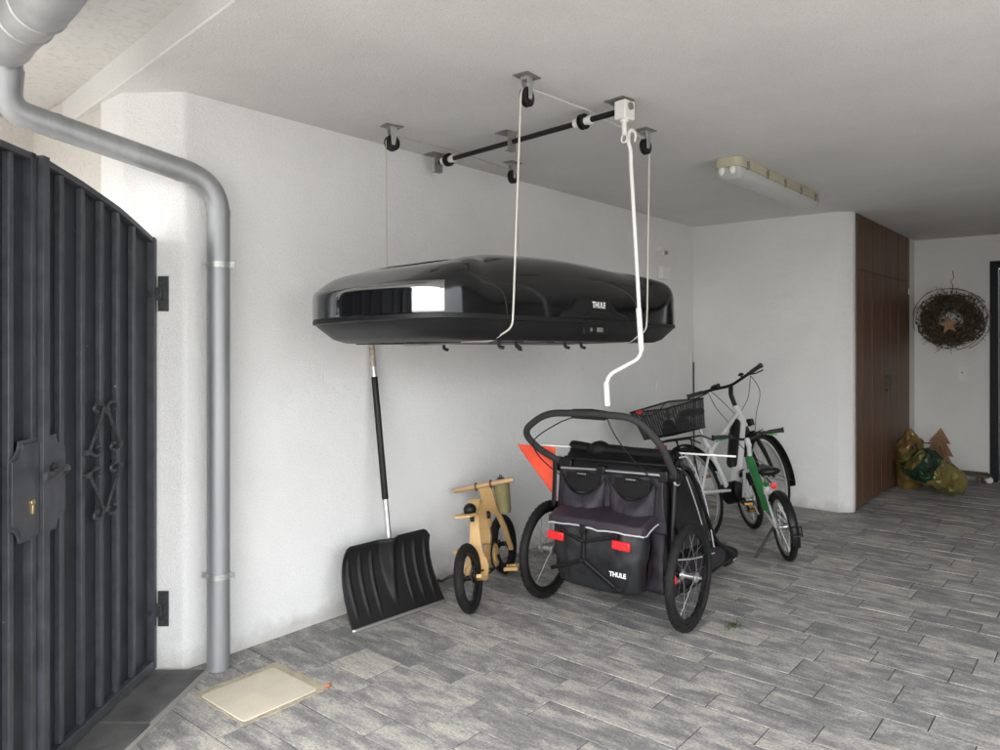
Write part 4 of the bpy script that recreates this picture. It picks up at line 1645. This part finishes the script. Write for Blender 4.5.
fm.tube(spline([(0, .0, .34), (0, -.06, .295), (0, -.12, .30)], 4), .046, 14)
fm.build('frame', M['white_frame'], eb, angle=60)
MB().tube([(0, .275, .835), (0, .265, .815), (0, .045, .500), (0, .035, .480)], [.030, .042, .042, .034], 14).build('battery', M['blackp'], eb)
mt = MB()
mt.lathe([(.0, -.06), (.05, -.06), (.085, -.045), (.085, .045), (.05, .06), (.0, .06)], 24, Matrix.Translation((0, -.06, .285)), axis='x')
mt.build('motor', M['blackp'], eb)
fk = MB()
for s in (-1, 1):
    fk.tube([(s * .05, .425, .70), (s * .056, .50, .53), (s * .056, .565, .345)], [.018, .018, .012], 12)
fk.tube([(-.055, .422, .705), (.055, .422, .705)], .022, 12)
fk.tube([(0, .42, .70), (0, .395, .78)], .022, 12)
fk.build('fork', M['blackp'], eb)
sm = MB()
sm.tube(fillet([(0, .33, .96), (0, .31, 1.05), (0, .345, 1.12)], .02), .019, 12)
sm.build('stem', M['blackp'], eb)
# handlebar, turned a little to the left
hbm = MB()
hbp = fillet([(-.345, .225, 1.125), (-.16, .315, 1.135), (0, .345, 1.125), (.165, .335, 1.170), (.345, .265, 1.205)], .06)
hbm.tube(hbp, .0125, 12)
hbo = hbm.build('handlebar', M['blackp'], eb)
for s in (-1, 1):
    a = Vector((s * .345, .225 if s < 0 else .265, 1.125 if s < 0 else 1.205))
    c = Vector((s * .16, .315 if s < 0 else .335, 1.135 if s < 0 else 1.17))
    d_ = (a - c).normalized()
    gm = MB()
    gm.tube([a - d_ * .125, a - d_ * .12, a - d_ * .01, a + d_ * .012], [.013, .0175, .0175, .022], 12)
    gm.build('grip', M['foam'], hbo)
    lvm = MB()
    q = a - d_ * .135
    lvm.tube(spline([q + Vector((0, .01, -.004)), q + Vector((0, .045, -.012)), q + d_ * .05 + Vector((0, .055, -.02)), q + d_ * .12 + Vector((0, .05, -.028))], 5), .0055, 8)
    lvm.box(q + Vector((0, .012, -.004)), (.04, .04, .026))
    lvm.build('brake_lever', M['blackp'], hbo)
dsp = MB()
dsp.box((-.115, .30, 1.150), (.07, .055, .03), rot=(R(20), 0, 0))
dsp.build('display', M['blackp'], hbo, bevel=.006)
bl = MB()
bl.lathe([(.0, .018), (.014, .015), (.024, .004), (.026, -.004)], 16, Matrix.Translation((.135, .315, 1.185)))
bl.cyl((.135, .32, 1.15), (.135, .315, 1.185), .008)
bl.build('bell', M['blackp'], hbo)
cbm = MB()
for pts in ([(-.19, .33, 1.13), (-.17, .45, 1.02), (-.08, .44, .88), (-.03, .37, .80)], [(-.21, .32, 1.13), (-.24, .44, .98), (-.14, .42, .82), (-.02, .33, .72)],
            [(.20, .35, 1.16), (.16, .50, 1.03), (.07, .50, .85), (.05, .45, .72)], [(.19, .36, 1.16), (.06, .46, 1.0), (-.05, .42, .87), (-.02, .36, .84)]):
    cbm.tube(spline(pts, 8), .0028, 6)
cbm.build('cable', M['ink'], eb)
ht = MB()
ht.box((0, .47, .80), (.075, .06, .055))
ht.lathe([(.0, 0), (.03, 0), (.034, -.03), (.02, -.05)], 16, Matrix.Translation((0, .505, .80)) @ Matrix.Rotation(R(-90), 4, 'X'))
ht.build('headlight', M['blackp'], eb, bevel=.006)
sd = MB()
sd.tube([(0, -.255, .74), (0, -.30, .90)], .0135, 12)
sd.build('seat_post', M['alloy'], eb)
sl_ = MB()
def saddle(a, c, L=.27, Wd=.085, y0=-.43, z0=.945):
    y = y0 + L * a
    w = Wd * (1 - a) ** .9 * (1 - .3 * (1 - a) ** 6) + .019
    q = PI * (2 * c - 1)
    e = (1 - (2 * a - 1) ** 8) ** .5
    return (w * e * math.sin(q / 1.0) if abs(q) < PI else 0, y, z0 + .028 * e * math.cos(q) - .02 * a * (1 - a) - (.012 if a > .8 else 0) * (a - .8))
sl_.grid(saddle, 18, 20)
sl_.build('saddle', M['blackp'], eb, angle=75)
# rack, basket, rear light, mudguard stays
rk = MB()
for s in (-1, 1):
    rk.tube(fillet([(s * .06, -.22, .70), (s * .06, -.36, .75), (s * .06, -.80, .755)], .03), .006, 8)
    rk.tube([(s * .07, -.57, .36), (s * .062, -.52, .75)], .006, 8)
    rk.tube([(s * .07, -.57, .36), (s * .062, -.72, .75)], .006, 8)
for y in (-.40, -.58, -.80):
    rk.tube([(-.06, y, .755), (.06, y, .755)], .005, 8)
rk.build('luggage_rack', M['blackp'], eb)
MB().box((0, -.83, .705), (.10, .022, .042)).build('rear_light', M['red'], eb, bevel=.008)
sty = MB()
for s in (-1, 1):
    sty.tube([(s * .06, -.56, .345), (s * .026, -.90, .22)], .0025, 6)
    sty.tube([(s * .06, .565, .345), (s * .026, .30, .56)], .0025, 6)
    sty.tube([(s * .06, .565, .345), (s * .026, .90, .25)], .0025, 6)
sty.build('mudguard_stay', M['blackp'], eb)
bsk = MB()
def bcorner(h):
    z = .80 + .215 * h
    w = .15 + .03 * h
    ya, yb = -.80 - .05 * h, -.435 + .03 * h
    return [Vector((-w, ya, z)), Vector((w, ya, z)), Vector((w, yb, z)), Vector((-w, yb, z))]
lo_, hi_ = bcorner(0), bcorner(1)
wires = MB()
for i in range(4):
    j = (i + 1) % 4
    n = 48 if i % 2 else 42
    for k in range(n + 1):
        a = lo_[i].lerp(lo_[j], k / n)
        c = hi_[i].lerp(hi_[j], k / n)
        wires.tube([a, c], .0018, 4, caps=False)
    for k in range(1, 27):
        a, c = bcorner(k / 27)[i], bcorner(k / 27)[j]
        wires.tube([a, c], .0013, 4, caps=False)
for k in range(1, 22):
    wires.tube([lo_[0].lerp(lo_[1], k / 22), lo_[3].lerp(lo_[2], k / 22)], .0014, 4, caps=False)
for k in range(1, 26):
    wires.tube([lo_[1].lerp(lo_[2], k / 26), lo_[0].lerp(lo_[3], k / 26)], .0014, 4, caps=False)
bo = wires.build('basket', M['ink'], eb)
rim_ = MB()
rim_.tube(hi_, .006, 8, closed=True)
rim_.tube(lo_, .004, 8, closed=True)
hl = [hi_[0].lerp(hi_[3], .5), Vector((-.17, -.62, 1.05)), Vector((.17, -.62, 1.05)), hi_[1].lerp(hi_[2], .5)]
rim_.build('rim', M['blackp'], bo)
hn = MB()
hn.tube(spline([hi_[0] + Vector((.03, .0, 0)), Vector((-.06, -.87, .965)), Vector((.06, -.872, .958)), hi_[1] + Vector((-.03, 0, 0))], 6), .0035, 6)
hn.build('carry_handle', M['blackp'], bo)
MB().box((-.095, -.853, .998), (.055, .008, .024)).build('badge', M['red'], bo, bevel=.003)
blk = MB()
blk.box((0.02, -.58, .835), (.18, .20, .05))
blk.sphere((-.03, -.62, .87), .045)
blk.sphere((.05, -.56, .87), .05)
blk.build('lock_bundle', M['ink'], bo, bevel=.01)
# crank, pedals, chainguard
cr_ = MB()
cr_.tube([(.075, -.06, .285), (.088, -.03, .13)], .009, 8)
cr_.tube([(-.075, -.06, .285), (-.088, -.09, .44)], .009, 8)
cr_.lathe([(.02, .066), (.075, .066), (.075, .071), (.02, .071)], 30, Matrix.Translation((0, -.06, .285)), axis='x')
cro = cr_.build('crank', M['blackp'], eb)
for (x, y, z) in ((.14, -.03, .13), (-.14, -.09, .44)):
    pdm = MB()
    pdm.box((x, y, z), (.09, .085, .022))
    pdo = pdm.build('pedal', M['ink'], cro, bevel=.004)
    MB().box((x, y - .044, z), (.05, .006, .012)).build('pedal_reflector', M['amber'], pdo)
ks = MB()
ks.tube([(-.06, -.45, .30), (-.16, -.40, .035)], .009, 8)
ks.build('kickstand', M['blackp'], eb)

# ------------------------------------------------------------------ green children's bicycle
kr, kf = Vector((-1.70, 4.985, 0)), Vector((-2.20, 5.66, 0))
kd = (kf - kr)
wb = kd.length
kb = thing('child_bicycle', "small green children's bicycle on its kickstand beside the white bicycle", 'bicycle', (kr + kf) / 2, (0, R(-7), math.atan2(-kd.x, kd.y)))
h2 = wb / 2
rr_ = .222
wheel(kb, (0, -h2, rr_), rr_, .022, M['alloy'], M['spoke'], M['alloy'], 24, hubw=.09, rim_w=.024)
wheel(kb, (0, h2, rr_), rr_, .022, M['alloy'], M['spoke'], M['alloy'], 24, hubw=.08, rim_w=.024, rot=R(8))
fender(kb, (0, -h2, rr_), rr_ + .018, .058, 30, 200, M['blackp'])
fender(kb, (0, h2, rr_), rr_ + .018, .05, 20, 140, M['blackp'])
fm = MB()
fm.tube([(0, .235, .60), (0, .262, .50)], .023, 14)
fm.tube(fillet([(0, .245, .565), (0, .05, .40), (0, -.07, .26)], .1), [.031] * 9, 14)
fm.tube([(0, -.07, .24), (0, -.135, .47)], .019, 12)
fm.build('frame', M['green'], kb, angle=60)
fs_ = MB()
for s in (-1, 1):
    fs_.tube([(s * .02, -.08, .25), (s * .05, -h2, rr_)], .0105, 10)
    fs_.tube([(s * .015, -.125, .42), (s * .05, -h2, rr_)], .009, 10)
fs_.tube([(0, -.125, .44), (0, -.115, .38)], .024, 12)
fs_.build('rear_stays', M['white_frame'], kb)
fk = MB()
for s in (-1, 1):
    fk.tube(fillet([(s * .042, .28, .475), (s * .046, .32, .36), (s * .046, h2, rr_)], .06), .0125, 10)
fk.tube([(-.045, .279, .478), (.045, .279, .478)], .016, 10)
fk.build('fork', M['white_frame'], kb)
sm = MB()
sm.tube([(0, .237, .59), (0, .215, .68)], .017, 12)
sm.tube([(0, .215, .67), (0, .25, .72)], .021, 12)
sm.build('stem', M['white_frame'], kb)
hbm = MB()
hbm.tube(fillet([(-.25, .20, .765), (-.12, .235, .755), (-.05, .25, .72), (.05, .25, .72), (.12, .235, .755), (.25, .20, .765)], .04), .0105, 10)
hbo = hbm.build('handlebar', M['blackp'], kb)
for s in (-1, 1):
    gm = MB()
    gm.tube([(s * .155, .226, .757), (s * .16, .225, .758), (s * .245, .20, .765), (s * .262, .196, .766)], [.012, .0165, .0165, .022], 12)
    gm.build('grip', M['foam'], hbo)
    lvm = MB()
    lvm.tube(spline([(s * .135, .24, .752), (s * .14, .27, .742), (s * .18, .275, .732), (s * .225, .255, .727)], 5), .006, 8)
    lvm.build('brake_lever', M['green_lever'], hbo)
    bm_ = MB()
    bm_.box((s * .125, .24, .752), (.035, .034, .03))
    bm_.build('lever_clamp', M['blackp'], hbo, bevel=.004)
sd = MB()
sd.tube([(0, -.13, .45), (0, -.155, .535)], .0125, 12)
sd.build('seat_post', M['alloy'], kb)
sl_ = MB()
sl_.grid(lambda a, c: saddle(a, c, .235, .075, -.29, .565), 18, 20)
sl_.build('saddle', M['blackp'], kb, angle=75)
rf = MB()
rf.lathe([(.0, -.010), (.020, -.010), (.022, -.004), (.022, .006), (.0, .008)], 20, Matrix.Translation((0, -.30, .475)) @ Matrix.Rotation(R(90), 4, 'X'))
rf.build('rear_reflector', M['red'], kb)
rfb = MB()
rfb.tube([(0, -.15, .50), (0, -.29, .478)], .006, 8)
rfb.build('reflector_bracket', M['blackp'], kb)
ry = -h2 - .24
rbk = MB()
rbk.tube([(-.03, ry + .01, .23), (-.03, ry - .03, .23), (.03, ry - .03, .23), (.03, ry + .01, .23)], .006, 8)
rbk.tube([(-.03, ry - .03, .23), (-.03, ry - .03, .29), (.03, ry - .03, .29), (.03, ry - .03, .23)], .006, 8)
rbk.build('rear_bumper', M['blackp'], kb)
cg = MB()
cg.lathe([(.012, .045), (.07, .045), (.072, .049), (.07, .053), (.012, .053)], 24, Matrix.Translation((0, -.07, .23)), axis='x')
cg.tube([(.06, -.07, .23), (.075, -.14, .155)], .008, 8)
cg.tube([(-.06, -.07, .23), (-.075, .0, .305)], .008, 8)
cgo = cg.build('crank', M['chrome'], kb)
for (x, y, z) in ((.115, -.14, .155), (-.115, 0, .305)):
    pdm = MB()
    pdm.box((x, y, z), (.075, .065, .02))
    pdo = pdm.build('pedal', M['ink'], cgo, bevel=.004)
    MB().box((x, y - .034, z), (.055, .007, .014)).build('pedal_reflector', M['amber'], pdo)
ks = MB()
ks.tube([(-.045, -h2 + .09, .20), (-.20, -h2 + .06, .012)], .009, 8)
ks.tube([(-.20, -h2 + .06, .012), (-.235, -h2 + .05, .008)], .013, 8)
ks.build('kickstand', M['blackp'], kb)
cbm = MB()
cbm.tube(spline([(.13, .26, .78), (.07, .36, .72), (0, .36, .58), (.01, .30, .50)], 7), .003, 6)
cbm.tube(spline([(-.13, .26, .78), (-.06, .36, .70), (.02, .31, .58), (.0, .2, .50)], 7), .003, 6)
cbm.build('cable', M['ink'], kb)

# ------------------------------------------------------------------ wooden bike
br_, bf_ = Vector((-2.665, 2.945, 0)), Vector((-2.955, 3.585, 0))
bd = bf_ - br_
wb = bd.length
h2 = wb / 2
wbk = thing('wooden_bicycle', 'small birch plywood balance bike with black tyres leaning by the wall', 'balance bike', (br_ + bf_) / 2, (0, R(-8), math.atan2(-bd.x, bd.y)))
rr_ = .182
wheel(wbk, (0, -h2, rr_), rr_, .027, M['blackp'], M['spoke'], M['blackp'], 20, hubw=.08, rim_w=.03, rim_h=.018)
wheel(wbk, (0, h2, rr_), rr_, .027, M['blackp'], M['spoke'], M['blackp'], 20, hubw=.08, rim_w=.03, rim_h=.018, rot=R(-6))


def ply(path, widths, th, name, parent, material=M['birch'], bevel=.003, xs=None):
    """a bent plywood strip: path in (y,z), width across x, thickness along the path's normal"""
    sub = spline([(0, p[0], p[1]) for p in path], 6)
    n = len(sub)
    b = MB()
    vs, fs = [], []
    for i, p in enumerate(sub):
        t = i / (n - 1) * (len(widths) - 1)
        k = min(int(t), len(widths) - 2)
        w = widths[k] + (widths[k + 1] - widths[k]) * (t - k)
        xo = 0
        if xs:
            xo = xs[k] + (xs[k + 1] - xs[k]) * (t - k)
        d = (sub[min(i + 1, n - 1)] - sub[max(i - 1, 0)]).normalized()
        nn = Vector((0, -d.z, d.y))
        for (sx, sn) in ((-1, -1), (1, -1), (1, 1), (-1, 1)):
            vs.append(p + Vector((xo + sx * w / 2, 0, 0)) + nn * sn * th / 2)
    for i in range(n - 1):
        for k in range(4):
            l = (k + 1) % 4
            fs.append((4 * i + k, 4 * i + l, 4 * i + 4 + l, 4 * i + 4 + k))
    fs.append((0, 1, 2, 3))
    fs.append(tuple(4 * n - 4 + k for k in (3, 2, 1, 0)))
    b.add(vs, fs)
    return b.build(name, material, parent, bevel=bevel, angle=50)


# rear frame: one wide strip that splits into two blades round the wheel
rf_ = ply([(-.10, .53), (-.145, .39), (-.175, .28), (-.185, .235)], [.052, .056, .078, .12], .018, 'rear_frame', wbk)
for s in (-1, 1):
    ply([(-.183, .245), (-.20, .20), (-.25, .155), (-.31, .165), (-.365, .195)], [.045, .042, .040, .045, .05], .020, 'rear_blade', wbk, xs=[s * .034, s * .050, s * .054, s * .055, s * .055])
dots = MB()
for z, y in ((.42, -.140), (.375, -.152), (.33, -.165)):
    dots.cyl((0, y + .004, z), (0, y - .004, z), .006, n=10)
dots.build('bolt', M['ink'], rf_)
# seat: curled strip ending in the front hoop
st2 = ply([(-.33, .505), (-.265, .500), (-.20, .492), (-.14, .515), (-.085, .545), (-.03, .525), (.015, .45), (.03, .35)], [.085, .125, .105, .075, .060, .056, .056, .056], .014, 'seat', wbk)
MB().sphere((.01, -.215, .520), .036, sc=(1, 1.15, 1.0)).build('seat_knob', M['blackp'], st2)
kn = MB()
kn.lathe([(.0, .014), (.02, .012), (.024, .0), (.0, 0)], 10, Matrix.Translation((.04, .0, .44)), axis='x')
kn.build('star_knob', M['blackp'], wbk)
kn2 = MB()
kn2.lathe([(.0, -.03), (.012, -.03), (.014, 0), (.0, 0)], 10, Matrix.Translation((.02, -.225, .485)))
kn2.build('seat_screw', M['blackp'], wbk)
# box beam to the head and bottom bracket
ply([(.03, .36), (.03, .31), (.01, .27)], [.062, .066, .060], .030, 'head_block', wbk)
ply([(-.175, .25), (-.10, .20), (-.02, .175), (.03, .21), (.06, .25)], [.05, .055, .055, .05, .04], .026, 'lower_beam', wbk)
# front fork
fk = ply([(.115, .60), (.17, .50), (.215, .40)], [.085, .080, .092], .016, 'fork', wbk)
for s in (-1, 1):
    ply([(.21, .41), (.27, .30), (.335, .175), (.35, .145)], [.035, .032, .030, .026], .018, 'fork_blade', wbk, xs=[s * .032, s * .046, s * .048, s * .048])
hb = MB()
hb.tube([(-.19, .100, .578), (-.18, .100, .580), (.18, .110, .612), (.19, .110, .613)], [.010, .0145, .0145, .010], 12)
hb.build('handlebar', M['dowel'], wbk)
tie = MB()
for x in (-.045, .05):
    tie.tube([(x, .105 + .021 * math.cos(a * PI / 6), .595 + .088 * x + .021 * math.sin(a * PI / 6)) for a in range(12)], .005, 6, closed=True)
tie.build('leather_tie', M['leather'], wbk)
pot = MB()
pot.lathe([(.0, -.19), (.034, -.19), (.040, -.17), (.050, -.02), (.047, 0), (.0, .0)], 18, Matrix.Translation((.095, .165, .60)))
poto = pot.build('handlebar_bag', M['olive'], wbk, angle=50)
ph_ = MB()
ph_.tube([(.095, .165 + .03 * math.cos(a * PI / 8), .612 + .026 * math.sin(a * PI / 8)) for a in range(9)], .004, 6)
ph_.lathe([(.0, .026), (.02, .022), (.026, .008), (.022, .0)], 14, Matrix.Translation((.095, .165, .602)))
ph_.build('bag_clasp', M['iron'], poto)
# crank and pedals
cg = MB()
cg.lathe([(.01, .040), (.066, .040), (.068, .045), (.066, .050), (.01, .050)], 26, Matrix.Translation((0, .02, .20)), axis='x')
cg.lathe([(.0, .036), (.040, .036), (.040, .056), (.0, .056)], 20, Matrix.Translation((0, .02, .20)), axis='x')
cgo = cg.build('chainring', M['birch'], wbk)
bm_ = MB()
bm_.tube([(.045, .02 + .072 * math.cos(a * PI / 16), .20 + .072 * math.sin(a * PI / 16)) for a in range(-6, 23)] + [(.045, -h2, rr_ + .032), (.045, -h2 - .03, rr_), (.045, -h2, rr_ - .032)], .006, 6, closed=True)
bm_.build('drive_belt', M['ink'], cgo)
ca_ = MB()
ca_.tube([(.062, .02, .20), (.072, .055, .115)], .010, 8)
ca_.tube([(-.062, .02, .20), (-.072, -.05, .255)], .010, 8)
cao = ca_.build('crank', M['blackp'], wbk)
for (x, y, z) in ((.125, .06, .112), (-.125, -.05, .255)):
    pd = MB()
    pd.box((x, y - .03, z), (.085, .014, .020))
    pd.box((x, y + .03, z), (.085, .014, .020))
    pd.box((x - .03, y, z), (.014, .06, .018))
    pd.box((x + .03, y, z), (.014, .06, .018))
    pd.box((x, y, z), (.07, .012, .012))
    pd.build('pedal', M['birch'], cao, bevel=.002)

# ------------------------------------------------------------------ porch things
WC = Vector((-1.395, YP - .06, 1.68))
wt = thing('wreath', 'dry twig wreath with a wooden star hanging on the porch wall', 'wreath', WC)
r3 = random.Random(3)
tw = MB()
for k in range(330):
    a0 = r3.uniform(0, 2 * PI)
    sp_ = r3.uniform(.5, 1.7)
    r0 = .190 + r3.gauss(0, .060)
    r1 = r0 + r3.gauss(0, .035)
    dy0 = r3.uniform(-.05, .045)
    pts = []
    ph = r3.uniform(0, 6)
    for j in range(9):
        a = a0 + sp_ * j / 8
        rr = r0 + (r1 - r0) * j / 8 + .012 * math.sin(3 * a + ph)
        pts.append((rr * math.cos(a) * 1.03, dy0 + .02 * math.sin(2 * a + ph), rr * math.sin(a) * .95))
    tw.tube(pts, [.0042 - .0003 * j for j in range(9)], 4, caps=False)
for k in range(55):
    a = r3.uniform(0, 2 * PI)
    r0 = r3.uniform(.22, .29)
    p = Vector((r0 * math.cos(a), r3.uniform(-.05, .03), r0 * math.sin(a)))
    d_ = Vector((math.cos(a + r3.uniform(-.9, .9)), r3.uniform(-.5, .2), math.sin(a + r3.uniform(-.9, .9)))).normalized()
    tw.tube([p, p + d_ * r3.uniform(.05, .12)], [.003, .0015], 4, caps=False)
tw.build('twig_ring', M['twig'], wt)
lv = MB()
for k in range(1200):
    a = r3.uniform(0, 2 * PI)
    r0 = r3.uniform(.11, .32)
    if r0 > .29 and r3.random() < .6:
        r0 -= .06
    p = Vector((r0 * math.cos(a) * 1.03, r3.uniform(-.075, .04), r0 * math.sin(a) * .95))
    q = Euler((r3.uniform(0, 6), r3.uniform(0, 6), r3.uniform(0, 6))).to_matrix()
    l = r3.uniform(.012, .028)
    lv.add([p + q @ Vector(v) for v in ((-l, 0, 0), (0, -l * .45, 0), (l, 0, .004), (0, l * .45, .006))], [(0, 1, 2, 3)])
lv.build('dry_leaves', M['leaf'], wt, smooth=False)
stp = []
for k in range(10):
    a = R(90 + 36 * k + 8)
    rr = .105 if k % 2 == 0 else .044
    stp.append((rr * math.cos(a), rr * math.sin(a)))
MB().prism(stp, -.012, .012, Matrix.Translation((-.01, -.065, -.055)) @ Matrix.Rotation(R(90), 4, 'X')).build('star', M['star'], wt, bevel=.004)
sg = MB()
sg.tube([(.01, .045, .52), (.02, .03, .44), (-.01, .03, .41), (.012, .02, .37), (.01, 0, .24)], .0035, 6)
sg.build('hanging_cord', M['leather'], wt)


# two gold sacks
def crumple(fn, nu, nv, seed, amp):
    def g(a, c):
        v = Vector(fn(a, c))
        n1 = noise.noise(v * 7 + Vector((seed, 0, 0)))
        n2 = noise.ridged_multi_fractal(v * 8 + Vector((0, seed, 0)), .8, 2.2, 5, 1.0, 2.0) - 1.2
        n3 = noise.voronoi(v * 11 + Vector((seed, seed, 0)))[0]
        return v * (1 + amp * (.9 * n1 + .55 * n2 + .9 * (n3[1] - n3[0] - .25)))
    b = MB()
    b.grid(g, nu, nv)
    return b


def sup(v, e):
    return math.copysign(abs(v) ** e, v)


s1 = thing('gold_sack', 'shiny gold plastic sack standing against the brown cupboard', 'sack', (-1.605, 8.20, .30), (R(8), R(-10), R(40)), 'gold sacks')


def f1s(a, c):
    q, z = 2 * PI * a, -.29 + .58 * c
    k = (1 - abs(2 * c - .85) ** 3.5 * .55) if c > .425 else (1 - abs(.85 - 2 * c) ** 6 * .6)
    k *= 1 - .5 * max(0, c - .78) / .22
    if c < .001 or c > .999:
        k = .01
    return (.135 * k * sup(math.cos(q), .75) + .05 * max(0, c - .6), .105 * k * sup(math.sin(q), .75), z)


b1 = crumple(f1s, 54, 44, 3.1, .16).build('sack_body', M['foil'], s1, angle=16)
s2 = thing('gold_sack', 'shiny gold plastic sack with dark green band slumped on the porch floor', 'sack', (-1.365, 8.04, .205), (R(-6), R(33), R(38)), 'gold sacks')


def f2s(a, c):
    q, x = 2 * PI * a, -.27 + .54 * c
    k = (1 - abs(2 * c - 1) ** 5 * .45)
    if c < .001 or c > .999:
        k = .01
    hz = .165 * (1 - .2 * c)
    return (x, .15 * k * sup(math.cos(q), .7), hz * k * sup(math.sin(q), .7))


b2 = crumple(f2s, 54, 46, 8.4, .15).build('sack_body', M['foil_band'], s2, angle=16)
text('print', 'YO', .15, M['ink'], s1, (.03, -.16, .12), (R(90), R(-35), R(-10)), width=.8, bold=.005, shrink=b1)
text('print', 'DE', .13, M['ink'], s2, (-.19, -.20, .05), (R(75), R(30), 0), width=.9, bold=.003, shrink=b2)
text('print', 'G', .13, M['ink'], s2, (-.12, -.20, -.05), (R(75), R(30), 0), width=.9, bold=.003, shrink=b2)

wtree = thing('wooden_tree', 'rustic wooden fir tree ornament leaning on the porch wall behind the sacks', 'ornament', (-1.52, YP - .09, 0), (R(-7), R(3), 0))
tv = [(-.055, .0), (.055, .0), (.055, .10), (.17, .10), (.085, .24), (.135, .24), (.06, .37), (.10, .37), (0, .53), (-.10, .37), (-.06, .37), (-.135, .24), (-.085, .24), (-.17, .10), (-.055, .10)]
MB().prism([(p[0], p[1]) for p in tv], -.012, .012, Matrix.Rotation(R(90), 4, 'X')).build('tree_board', M['oldwood'], wtree, bevel=.003)
tb_ = MB()
tb_.box((.07, -.03, .22), (.035, .022, .44), rot=(0, R(-20), 0))
tb_.box((-.02, -.032, .26), (.03, .018, .30), rot=(0, R(8), 0))
tb_.build('bark_strip', M['oldwood'], wtree, bevel=.004)
MB().tube(spline([(-.06, -.03, .36), (-.13, -.05, .35), (-.18, -.05, .37), (-.22, -.05, .42)], 4), .006, 6).build('twig', M['twig'], wtree)
wp = thing('plank_bench', 'low weathered wooden plank stand on the floor beside the front door', 'stand', (-1.20, YP - .17, 0))
pb = MB()
pb.box((0, 0, .088), (.34, .17, .022), rot=(0, R(2), 0))
pb.box((.02, -.03, .108), (.26, .06, .016))
pb.build('plank', M['oldwood_grey'], wp, bevel=.004)
for x in (-.12, .08):
    MB().box((x, 0, .038), (.045, .13, .076)).build('foot', M['oldwood_grey'], wp, bevel=.004)
sto = MB()
sto.sphere((-1.045, YP - .14, .035), .035, sc=(1, .8, 1))
tag(sto.build('stone', M['white_pvc']), 'small whitish stone on the floor beside the front door', 'stone')

# ------------------------------------------------------------------ world, sun, camera
w = bpy.data.worlds.new('World')
SC.world = w
w.use_nodes = True
t = w.node_tree
bgd = t.nodes['Background']
sky = t.nodes.new('ShaderNodeTexSky')
sky.sky_type = 'NISHITA'
sky.sun_disc = False
SUN_EL, SUN_AZ = 58, 165          # azimuth clockwise from +y
sky.sun_elevation = R(SUN_EL)
sky.sun_rotation = R(SUN_AZ)
sky.air_density = 1.0
sky.dust_density = 4.0
sky.ozone_density = 1.0
hsv = t.nodes.new('ShaderNodeHueSaturation')
hsv.inputs['Saturation'].default_value = 0.24
t.links.new(sky.outputs['Color'], hsv.inputs['Color'])
t.links.new(hsv.outputs['Color'], bgd.inputs['Color'])
bgd.inputs['Strength'].default_value = 0.15
sun = bpy.data.lights.new('sun', 'SUN')
sun.energy = 0.5
sun.angle = R(60)
sun.color = (1.0, 0.965, 0.92)
so = bpy.data.objects.new('sun', sun)
COL.objects.link(so)
az = R(SUN_AZ)
sd_ = Vector((math.sin(az) * math.cos(R(SUN_EL)), math.cos(az) * math.cos(R(SUN_EL)), math.sin(R(SUN_EL))))
so.rotation_euler = sd_.to_track_quat('Z', 'Y').to_euler()

cam = bpy.data.cameras.new('camera')
cam.sensor_width = 36
cam.lens = 36 * .741
cam.shift_y = -.0335
cam.clip_start = 0.05
cam.clip_end = 400
co = bpy.data.objects.new('camera', cam)
COL.objects.link(co)
co.location = (0, 0, 1.45)
co.rotation_euler = (R(90), 0, YAW)
SC.camera = co

SC.view_settings.view_transform = 'Standard'
SC.view_settings.look = 'None'
SC.view_settings.gamma = 1
SC.view_settings.use_curve_mapping = False
SC.view_settings.exposure = 2.83
SC.render.engine = 'CYCLES'
SC.cycles.use_denoising = True
SC.cycles.max_bounces = 10
SC.cycles.diffuse_bounces = 6
SC.cycles.glossy_bounces = 5
SC.cycles.sample_clamp_indirect = 8
